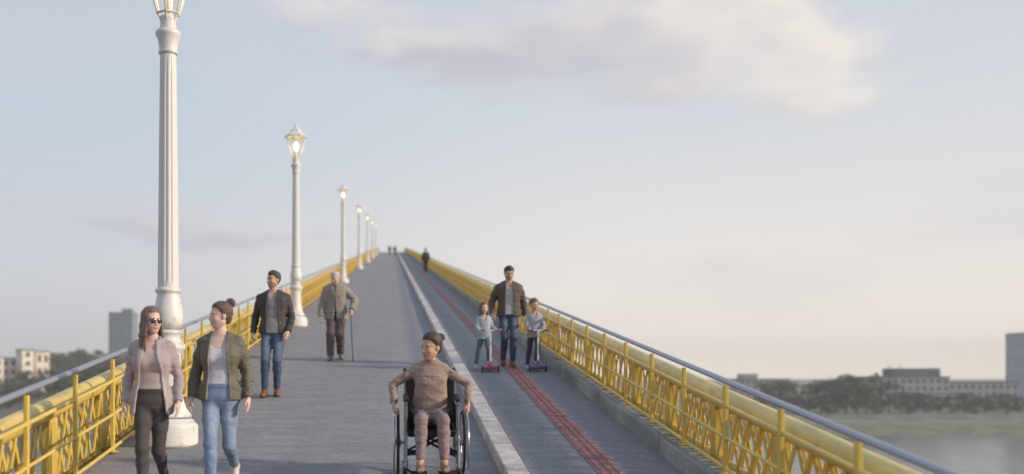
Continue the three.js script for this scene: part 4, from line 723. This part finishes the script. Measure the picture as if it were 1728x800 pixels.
// man in a dark jacket
stand(makePerson({
  H: 1.79, kind: 'm', seed: 3, skin: SKIN.warm, hair: [0.07, 0.048, 0.036], beard: 0.4, head: { yaw: -0.72, pitch: 0.0, scale: 1.0 }, pelvis: [0.01, -0.02, 0], lean: 0.0,
  feet: { R: { at: [-0.10, 0.088 + gl(0.12), 0.12], yaw: -0.15, pitch: 0.1 }, L: { at: [0.06, 0.092 + gl(0.02), 0.02], yaw: 0.08, pitch: 0.14 } },
  arms: { R: lowhand(-0.275, 0.87, 0.02), L: { at: [0.225, 0.885, 0.11], thumb: [-0.3, 0, 1], curl: 0.6, pole: [0.6, 0, -1] } },
  wear: [
    { part: 'trousers', color: [0.065, 0.092, 0.15], grow: [0.003, 0.006, 0.012], fold: 0.009, mottle: 0.3, fade: 0.35 },
    { part: 'top', color: [0.25, 0.235, 0.245], hem: 0.885, scoop: 0.095, growF: y => 0.010 + 0.016 * sstep(1.12, 1.0, y), fold: 0.008 },
    { part: 'jacket', color: [0.050, 0.042, 0.040], hem: 0.885, open: [0.080, 0.078, 0.055], edge: [0.085, 0.075, 0.07], edgeW: 0.014, g: 0.020, flare: 0.018, fold: 0.012, cuff: 0.98, sg: [0.014, 0.014, 0.018], mat: 'smooth' },
    { part: 'shoes', color: [0.20, 0.085, 0.05], top: 0.045, w: 1.05 }],
  hairF: hairShort({ thick: 0.010, quiff: 0.018 }),
}, 'person', 'bearded man in dark jacket and blue jeans in front of a lamp post'), -1.70, 14.4, 0.0);

// old man with a cane
{
  const cane = new THREE.MeshStandardMaterial({ color: new THREE.Color().setRGB(0.05, 0.03, 0.022), roughness: 0.5 });
  const p = stand(makePerson({
    H: 1.70, kind: 'm', seed: 4, skin: SKIN.pink, hair: [0.50, 0.47, 0.45], beard: 0.5, head: { yaw: -0.35, pitch: 0.38, scale: 1.0 }, headShift: [0, -0.045, 0.055], pelvis: [0, -0.04, -0.02], lean: 0.16,
    feet: { R: { at: [-0.095, 0.088 + gl(0.14), 0.14], yaw: -0.15, pitch: 0.12 }, L: { at: [0.085, 0.10 + gl(-0.12), -0.12], yaw: 0.15, pitch: 0.25 } },
    arms: { R: { at: [-0.29, 0.83, 0.08], curl: 0.7, thumb: [0.3, 0, 1], pole: [-0.8, 0, -1] }, L: { at: [0.315, 0.945, 0.13], dir: [0.05, -0.85, 0.35], curl: 1.15, thumb: [-0.4, 0.2, 1], pole: [0.9, 0, -0.8] } },
    wear: [
      { part: 'trousers', color: [0.115, 0.085, 0.080], grow: [0.018, 0.026, 0.036], hem: 0.0, fold: 0.016, mat: 'cloth' },
      { part: 'top', color: [0.20, 0.20, 0.22], hem: 0.95, scoop: 0.05, g: 0.012 },
      { part: 'jacket', color: [0.30, 0.265, 0.225], hem: 0.73, open: [0.030, 0.004, 0.036], lapel: true, g: 0.036, flare: 0.03, fold: 0.018, cuff: 0.98, sg: [0.028, 0.03, 0.034] },
      { part: 'shoes', color: [0.22, 0.17, 0.13], w: 1.05 }],
    hairF: hairShort({ thick: 0.007, front: 0.085 }),
  }, 'person', 'stooped grey-haired old man in beige-grey jacket walking with a cane'), -1.04, 18.8, -0.05);
  const h = p.hands.L.palmAt.map(v => v * p.s), t = thing('walking_cane', 'thin dark walking cane held by the old man', 'cane', undefined, [-1.04, deckY(18.8), -18.8], -0.05);
  const foot = [h[0] + 0.045, gl(h[2] + 0.05) + 0.005, h[2] + 0.05], topP = [h[0], h[1] + 0.03, h[2]];
  add('shaft', rodG(foot, topP, 0.008, 0.011, 10), cane, t);
  add('handle', tubeG([topP, [h[0], h[1] + 0.045, h[2] + 0.01], [h[0] - 0.005, h[1] + 0.05, h[2] + 0.04], [h[0] - 0.01, h[1] + 0.03, h[2] + 0.075]], 0.011, 14, 8), cane, t);
  add('rubber_tip', rodG([foot[0], foot[1], foot[2]], [foot[0] - 0.0006, foot[1] + 0.035, foot[2]], 0.014, 0.012, 10), std([0.03, 0.03, 0.03], 0.9), t);
}

// man with the two children
const dad = stand(makePerson({
  H: 1.79, kind: 'm', seed: 5, skin: SKIN.warm, hair: [0.045, 0.031, 0.024], beard: 0.4, head: { yaw: 0.18, pitch: 0.30, scale: 1.0 }, headShift: [0, -0.012, 0.02], pelvis: [0, -0.025, 0], lean: 0.0,
  feet: { R: { at: [-0.095, 0.092 + gl(-0.05), -0.05], yaw: -0.12, pitch: 0.14 }, L: { at: [0.045, 0.088 + gl(0.16), 0.16], yaw: 0.1, pitch: 0.12 } },
  arms: { R: { at: [-0.295, 0.895, 0.10], thumb: [0.2, 0, 1], curl: 0.6, pole: [-0.6, 0, -1] }, L: lowhand(0.285, 0.868, 0.03, 0.5) },
  wear: [
    { part: 'trousers', color: [0.05, 0.074, 0.125], grow: [0.003, 0.006, 0.012], fold: 0.009, mottle: 0.3, fade: 0.3 },
    { part: 'top', color: [0.50, 0.48, 0.47], hem: 0.91, scoop: 0.09, growF: y => 0.010 + 0.016 * sstep(1.12, 1.0, y), fold: 0.008 },
    { part: 'jacket', color: [0.100, 0.068, 0.052], hem: 0.885, open: [0.070, 0.070, 0.052], edge: [0.17, 0.13, 0.105], edgeW: 0.014, g: 0.026, flare: 0.014, fold: 0.012, band: true, rib: true, cuff: 0.97, sg: [0.019, 0.019, 0.020], mat: 'smooth' },
    { part: 'shoes', color: [0.17, 0.055, 0.04], top: 0.04, w: 1.05 }],
  hairF: hairShort({ thick: 0.011, quiff: 0.020 }),
}, 'person', 'man in brown jacket and dark jeans walking between the two children on scooters'), 2.07, 17.8, 0.0);

// kick scooters: two wheels in front, one behind, white steering pole
function scooter(label, main, dark, x, d, lean) {
  const t = thing('kick_scooter', label, 'scooter', 'children kick scooters', [x, deckY(d), -d]);
  t.rotation.x = Math.atan(SLOPE);
  const plastic = std(main, 0.45), black = std([0.025, 0.025, 0.03], 0.6), white = std([0.72, 0.71, 0.72], 0.4), grip = std(dark, 0.7);
  const s = new THREE.Shape(); s.moveTo(-0.04, -0.27); s.quadraticCurveTo(0, -0.31, 0.04, -0.27); s.lineTo(0.058, 0.05); s.quadraticCurveTo(0.06, 0.12, 0.12, 0.16); s.lineTo(0.12, 0.20); s.quadraticCurveTo(0, 0.24, -0.12, 0.20); s.lineTo(-0.12, 0.16); s.quadraticCurveTo(-0.06, 0.12, -0.058, 0.05); s.closePath();
  const dg = new THREE.ExtrudeGeometry(s, { depth: 0.022, bevelEnabled: true, bevelSize: 0.006, bevelThickness: 0.006, bevelSegments: 2, curveSegments: 8 }); dg.rotateX(Math.PI / 2); dg.translate(0, 0.095, 0);
  const dk = add('deck', dg, plastic, t); add('grip_mat', rboxG(0.075, 0.004, 0.26, 0.002, 0, 0.104, -0.08, 1), black, dk);
  const wheel = (x, z, r, w) => { const wh = add('wheel', (() => { const g = new THREE.TorusGeometry(r - 0.014, 0.014, 10, 24); g.rotateY(Math.PI / 2); g.scale(w / 0.028, 1, 1); return g; })(), black, t); wh.position.set(x, r, z); const hub = new THREE.CylinderGeometry(r - 0.018, r - 0.018, w * 0.7, 20); hub.rotateZ(Math.PI / 2); add('hub', hub, plastic, wh); };
  wheel(-0.135, 0.19, 0.058, 0.028); wheel(0.135, 0.19, 0.058, 0.028); wheel(0, -0.285, 0.042, 0.03);
  add('front_axle', merge([rodG([-0.13, 0.058, 0.19], [0.13, 0.058, 0.19], 0.012, 0.012, 10), rboxG(0.12, 0.05, 0.06, 0.015, 0, 0.085, 0.185)]), plastic, t);
  add('rear_brake', rboxG(0.06, 0.012, 0.12, 0.005, 0, 0.098, -0.30, 1), black, t);
  const foot = [0, 0.10, 0.185], top = [0, 0.70, 0.185 - lean]; add('steering_pole', rodG(foot, top, 0.017, 0.014, 14), white, t);
  add('pole_socket', rodG([0, 0.09, 0.187], [0, 0.19, 0.178], 0.028, 0.022, 14), plastic, t);
  const hb = add('handlebar', rodG([-0.10, 0.70, top[2]], [0.10, 0.70, top[2]], 0.011, 0.011, 10), white, t);
  for (const q of [-1, 1]) add('hand_grip', rodG([q * 0.085, 0.70, top[2]], [q * 0.175, 0.70, top[2]], 0.016, 0.016, 12), grip, hb);
  return t;
}
const kidHead = { scale: 1.37 };
scooter('small pink kick scooter with white pole ridden by the girl', [0.52, 0.07, 0.19], [0.42, 0.08, 0.20], 1.66, 17.15, 0.07);
scooter('small purple kick scooter with white pole ridden by the boy', [0.17, 0.10, 0.26], [0.16, 0.1, 0.22], 2.47, 17.2, 0.07);
stand(makePerson({
  H: 1.06, kind: 'c', seed: 6, skin: SKIN.fair, hair: [0.17, 0.098, 0.062], head: { yaw: 0.25, pitch: 0.12, ...kidHead }, headShift: [0, 0.045, 0], pelvis: [0.02, 0.09, -0.05], lean: 0.02, armK: 1,
  feet: { R: { at: [-0.20, 0.10 + gl(-0.20), -0.20], yaw: -0.1, pitch: 0.2 }, L: { at: [0.155, 0.245 + gl(-0.02), -0.02], yaw: 0.0 } },
  arms: { R: { at: [-0.07, 1.06, 0.20], dir: [0.25, 0.1, 1], thumb: [1, 0.4, 0], curl: 1.0, pole: [-1, -0.5, -0.4] }, L: { at: [0.40, 1.12, 0.06], dir: [0.8, 0.5, 0.0], thumb: [0, 0.4, 1], curl: 0.7, pole: [0.3, -1, -0.5] } },
  wear: [
    { part: 'trousers', color: [0.085, 0.125, 0.175], grow: [0.008, 0.012, 0.02], fold: 0.012, fade: 0.2 },
    { part: 'top', color: [0.39, 0.43, 0.47], hem: 0.80, scoop: 0.06, g: 0.020, fold: 0.016, sleeve: 1.92, sg: [0.018, 0.018, 0.02] },
    { part: 'shoes', color: [0.5, 0.47, 0.46], w: 1.15, sole: [0.5, 0.48, 0.46] }],
  hairF: hairLong(0.125, { seed: 9 }),
}, 'person', 'girl in pale blue-grey top riding the pink scooter'), 1.56, 17.15, 0.0);
stand(makePerson({
  H: 1.12, kind: 'c', seed: 7, skin: SKIN.warm, hair: [0.23, 0.13, 0.078], head: { yaw: 0.45, pitch: 0.12, ...kidHead }, headShift: [0, 0.045, 0], pelvis: [-0.01, 0.075, -0.05], lean: 0.03,
  feet: { R: { at: [-0.18, 0.10 + gl(-0.10), -0.10], yaw: -0.1, pitch: 0.15 }, L: { at: [0.045, 0.235 + gl(0.0), 0.0], yaw: 0.0 } },
  arms: { R: { at: [-0.13, 1.03, 0.20], dir: [0.25, 0.05, 1], thumb: [1, 0.5, 0], curl: 1.0, pole: [-1, -0.5, -0.4] }, L: { at: [0.19, 1.03, 0.20], dir: [-0.1, 0.05, 1], thumb: [-1, 0.5, 0], curl: 1.0, pole: [1, -0.5, -0.4] } },
  wear: [
    { part: 'trousers', color: [0.035, 0.050, 0.085], grow: [0.010, 0.014, 0.02], fold: 0.012 },
    { part: 'top', color: [0.37, 0.365, 0.41], color2: [0.40, 0.32, 0.27], split: 0.99, hem: 0.80, scoop: 0.06, g: 0.024, fold: 0.016, sleeve: 1.92, sg: [0.018, 0.018, 0.02] },
    { part: 'shoes', color: [0.42, 0.40, 0.42], w: 1.15, sole: [0.45, 0.43, 0.42] }],
  hairF: hairShort({ thick: 0.014, quiff: 0.014, front: 0.062 }),
}, 'person', 'boy in grey jumper with beige hem riding the purple scooter'), 2.44, 17.2, 0.0);

// woman in a wheelchair
const CH = [0.365, 9.5], tilt = Math.atan(SLOPE);
{
  const p = makePerson({
    H: 1.56, kind: 'f', torso: 's', bustK: 0.35, seed: 8, sit: true, skin: SKIN.tan, hair: [0.062, 0.040, 0.030], head: { yaw: -0.82, pitch: 0.06, scale: 1.17 }, pelvis: [0, -0.285, -0.02], lean: -0.10, waist: 0.98, headShift: [0, 0.008, 0.03],
    feet: { L: { at: [0.12, 0.262, 0.535], yaw: 0.06, pole: [0.05, 1, 0.6] }, R: { at: [-0.12, 0.262, 0.535], yaw: -0.06, pole: [-0.05, 1, 0.6] } },
    arms: { R: { at: [-0.384, 0.775, 0.10], dir: [0.02, -1, 0.25], thumb: [0.5, 0.1, 1], curl: 0.85, pole: [-1, 0.1, -0.55] }, L: { at: [0.384, 0.775, 0.10], dir: [-0.02, -1, 0.25], thumb: [-0.5, 0.1, 1], curl: 0.85, pole: [1, 0.1, -0.55] } },
    wear: [
      { part: 'trousers', color: [0.29, 0.205, 0.195], grow: [0.020, 0.014, 0.014], hem: -0.02, fold: 0.008, mat: 'cloth', mottle: 0.45, msc: 42 },
      { part: 'top', name: 'jumper', cuff: 0.007, color: [0.335, 0.235, 0.188], hem: 0.935, turtle: true, seam: 1.335, g: 0.020, growF: y => 0.014 + 0.012 * sstep(1.22, 1.02, y), fold: 0.020, foldS: [6, 13, 6], sleeve: 1.93, roll: true, sg: [0.008, 0.007, 0.010], mottle: 0.12 },
      { part: 'shoes', color: [0.27, 0.15, 0.11], w: 0.95, top: 0.0 }],
    hairF: hairBun([0, 0.070, -0.130], 0.038),
    extra: ({ root, put, S }) => {
      // a raised seam across the chest of the jumper
    },
  }, 'person', 'woman in tan jumper and mauve trousers seated in the wheelchair');
  stand(p, CH[0], CH[1]); p.root.rotation.x = tilt;
}
{
  const t = thing('wheelchair', 'manual wheelchair with black seat and grey-blue frame under the woman in tan', 'wheelchair', undefined, [CH[0], deckY(CH[1]), -CH[1]]);
  t.rotation.x = tilt;
  const frameM = new THREE.MeshStandardMaterial({ color: new THREE.Color().setRGB(0.22, 0.24, 0.29), roughness: 0.3, metalness: 0.5 }), chrome = new THREE.MeshStandardMaterial({ color: new THREE.Color().setRGB(0.62, 0.62, 0.64), roughness: 0.25, metalness: 0.9 }), black = std([0.012, 0.012, 0.014], 0.8), rubber = std([0.02, 0.02, 0.022], 0.85);
  const R = 0.30, WX = 0.305, WZ = -0.06;
  for (const q of [-1, 1]) {
    const w = new THREE.Group(); w.name = 'rear_wheel'; w.position.set(q * WX, R, WZ); t.add(w);
    const ring = (r, tube, x) => { const g = new THREE.TorusGeometry(r, tube, 10, 64); g.rotateY(Math.PI / 2); g.translate(x, 0, 0); return g; };
    add('tyre', ring(R - 0.014, 0.014, 0), rubber, w); add('rim', ring(R - 0.032, 0.010, 0), chrome, w); add('hand_rim', ring(0.262, 0.009, q * 0.038), chrome, w);
    const sp = []; for (let k = 0; k < 24; k++) { const a = k / 24 * 2 * Math.PI, b = a + (k % 2 ? 0.5 : -0.5); sp.push(rodG([(k % 4 < 2 ? 1 : -1) * 0.02, Math.sin(b) * 0.028, Math.cos(b) * 0.028], [0, Math.sin(a) * (R - 0.036), Math.cos(a) * (R - 0.036)], 0.0016, 0.0016, 5)); }
    for (let k = 0; k < 6; k++) { const a = k / 6 * 2 * Math.PI; sp.push(rodG([0, Math.sin(a) * (R - 0.034), Math.cos(a) * (R - 0.034)], [q * 0.038, Math.sin(a) * 0.262, Math.cos(a) * 0.262], 0.004, 0.004, 6)); }
    add('spokes', merge(sp), chrome, w);
    const hub = new THREE.CylinderGeometry(0.032, 0.032, 0.06, 16); hub.rotateZ(Math.PI / 2); add('hub', hub, frameM, w);
    // front caster
    const c = new THREE.Group(); c.name = 'front_caster'; c.position.set(q * 0.245, 0.085, 0.36); t.add(c);
    add('tyre', (() => { const g = new THREE.TorusGeometry(0.068, 0.017, 10, 32); g.rotateY(Math.PI / 2); return g; })(), rubber, c);
    add('hub', (() => { const g = new THREE.CylinderGeometry(0.055, 0.055, 0.016, 20); g.rotateZ(Math.PI / 2); return g; })(), frameM, c);
    add('fork', merge([rboxG(0.006, 0.13, 0.03, 0.002, -0.026, 0.05, -0.012, 1), rboxG(0.006, 0.13, 0.03, 0.002, 0.026, 0.05, -0.012, 1), rboxG(0.062, 0.02, 0.04, 0.005, 0, 0.118, -0.012, 1), rodG([0, 0.12, -0.012], [0, 0.25, -0.012], 0.013, 0.013, 10)]), frameM, c);
    // side frame
    const x = q * 0.235, y1 = 0.455, y2 = 0.20;
    add('side_frame', merge([tubeG([[x, 0.93, -0.27], [x, 0.6, -0.235], [x, 0.46, -0.225], [x, 0.22, -0.22]], 0.0125, 20), tubeG([[x, y1, -0.225], [x, y1 + 0.01, 0.1], [x, y1 + 0.01, 0.33], [x, y1 - 0.02, 0.385], [x, y1 - 0.09, 0.405], [x, 0.17, 0.47]], 0.0125, 28), rodG([x, y2, -0.22], [x, y2, 0.34], 0.0125, 0.0125, 10), rodG([x, y2 - 0.01, 0.345], [x, 0.71, 0.30], 0.0125, 0.0125, 10), tubeG([[x, 0.71, 0.30], [x, 0.73, 0.26], [x, 0.73, -0.2]], 0.0115, 14), rodG([x, R, WZ], [q * WX, R, WZ], 0.014, 0.014, 10), rodG([x, y2, WZ], [x, y1, WZ], 0.012, 0.012, 10)]), frameM, t);
    add('armrest_pad', rboxG(0.05, 0.03, 0.30, 0.012, x, 0.755, 0.12), black, t);
    add('side_guard', rboxG(0.006, 0.22, 0.42, 0.003, x - q * 0.014, 0.59, 0.03, 1), black, t);
    add('push_handle', merge([rodG([x, 0.93, -0.27], [x, 0.945, -0.39], 0.013, 0.013, 10)]), frameM, t);
    add('handle_grip', rodG([x, 0.939, -0.32], [x, 0.949, -0.42], 0.019, 0.019, 12), black, t);
    add('footplate', merge([rboxG(0.15, 0.012, 0.17, 0.004, q * 0.125, 0.138, 0.53, 1), rodG([x, 0.17, 0.47], [q * 0.19, 0.14, 0.50], 0.011, 0.011, 8)]), black, t);
    add('calf_strap', rboxG(0.09, 0.05, 0.006, 0.002, q * 0.19, 0.30, 0.40, 1), black, t);
  }
  add('seat_cushion', rboxG(0.44, 0.06, 0.44, 0.02, 0, 0.445, 0.06), black, t);
  add('backrest', (() => { const g = rboxG(0.46, 0.50, 0.03, 0.012, 0, 0.70, 0, 3); g.rotateX(-0.09); g.translate(0, 0.0, -0.185); return g; })(), black, t);
  add('cross_brace', merge([rodG([-0.225, 0.21, 0.10], [0.225, 0.445, 0.10], 0.012, 0.012, 8), rodG([0.225, 0.21, 0.125], [-0.225, 0.445, 0.125], 0.012, 0.012, 8), rodG([-0.225, 0.21, -0.10], [0.225, 0.445, -0.10], 0.012, 0.012, 8), rodG([0.225, 0.21, -0.125], [-0.225, 0.445, -0.125], 0.012, 0.012, 8)]), black, t);
}

// walkers far up the bridge
function walker(o, label, x, d, turn) {
  const sg = Math.cos(turn) > 0 ? 1 : -1, gz = z => -SLOPE * z * sg;
  return stand(makePerson({ kind: 'm', head: { yaw: 0, pitch: 0 }, skin: SKIN.warm, hair: [0.02, 0.015, 0.012], pelvis: [0, -0.03, 0], coarse: 1.6,
    feet: { R: { at: [-0.08, 0.09 + gz(0.2), 0.2], pitch: 0 }, L: { at: [0.07, 0.13 + gz(-0.25), -0.25], pitch: 0.6 } }, arms: { R: lowhand(-0.26, 0.88, -0.06), L: lowhand(0.26, 0.89, 0.12) },
    hairF: hairShort({ thick: 0.012, quiff: 0.01 }), ...o }, 'person', label), x, d, turn);
}
const farWear = (a, b, hem = 0.84) => [{ part: 'trousers', color: b, grow: [0.014, 0.018, 0.024] }, { part: 'top', color: a, hem, g: 0.030, sleeve: 1.94, scoop: 0.07 }, { part: 'shoes', color: [0.03, 0.025, 0.025] }];
const loner = walker({ H: 1.76, seed: 11, wear: farWear([0.045, 0.05, 0.042], [0.06, 0.045, 0.042]), extra: ({ root, put, S }) => {} }, 'man in dark green coat with backpack walking away along the railing', 2.42, 72, Math.PI);
{
  const b = thing('backpack', 'dark green backpack worn by the lone man walking away', 'backpack', undefined, [2.42, deckY(72), -72], Math.PI), m = std([0.05, 0.062, 0.045], 0.8);
  add('bag', rboxG(0.32, 0.46, 0.17, 0.06, 0, 1.18, -0.235), m, b); add('pocket', rboxG(0.25, 0.20, 0.05, 0.02, 0, 1.06, -0.335), std([0.04, 0.05, 0.036], 0.8), b);
  for (const q of [-1, 1]) add('strap', tubeG([[q * 0.09, 1.38, -0.17], [q * 0.10, 1.475, -0.06], [q * 0.105, 1.42, 0.13], [q * 0.125, 1.15, 0.135], [q * 0.16, 1.0, -0.17]], 0.016, 20, 6), m, b);
}
walker({ H: 1.74, seed: 12, wear: farWear([0.03, 0.028, 0.032], [0.03, 0.03, 0.035]) }, 'far walker in black jacket on the main deck near the crest', -0.32, 165, 0.1);
walker({ H: 1.72, seed: 13, wear: farWear([0.09, 0.06, 0.06], [0.04, 0.03, 0.035], 0.8) }, 'far walker in dark brown coat beside the dividing kerb near the crest', 0.52, 160, -0.1);
renderer.render(scene, camera);
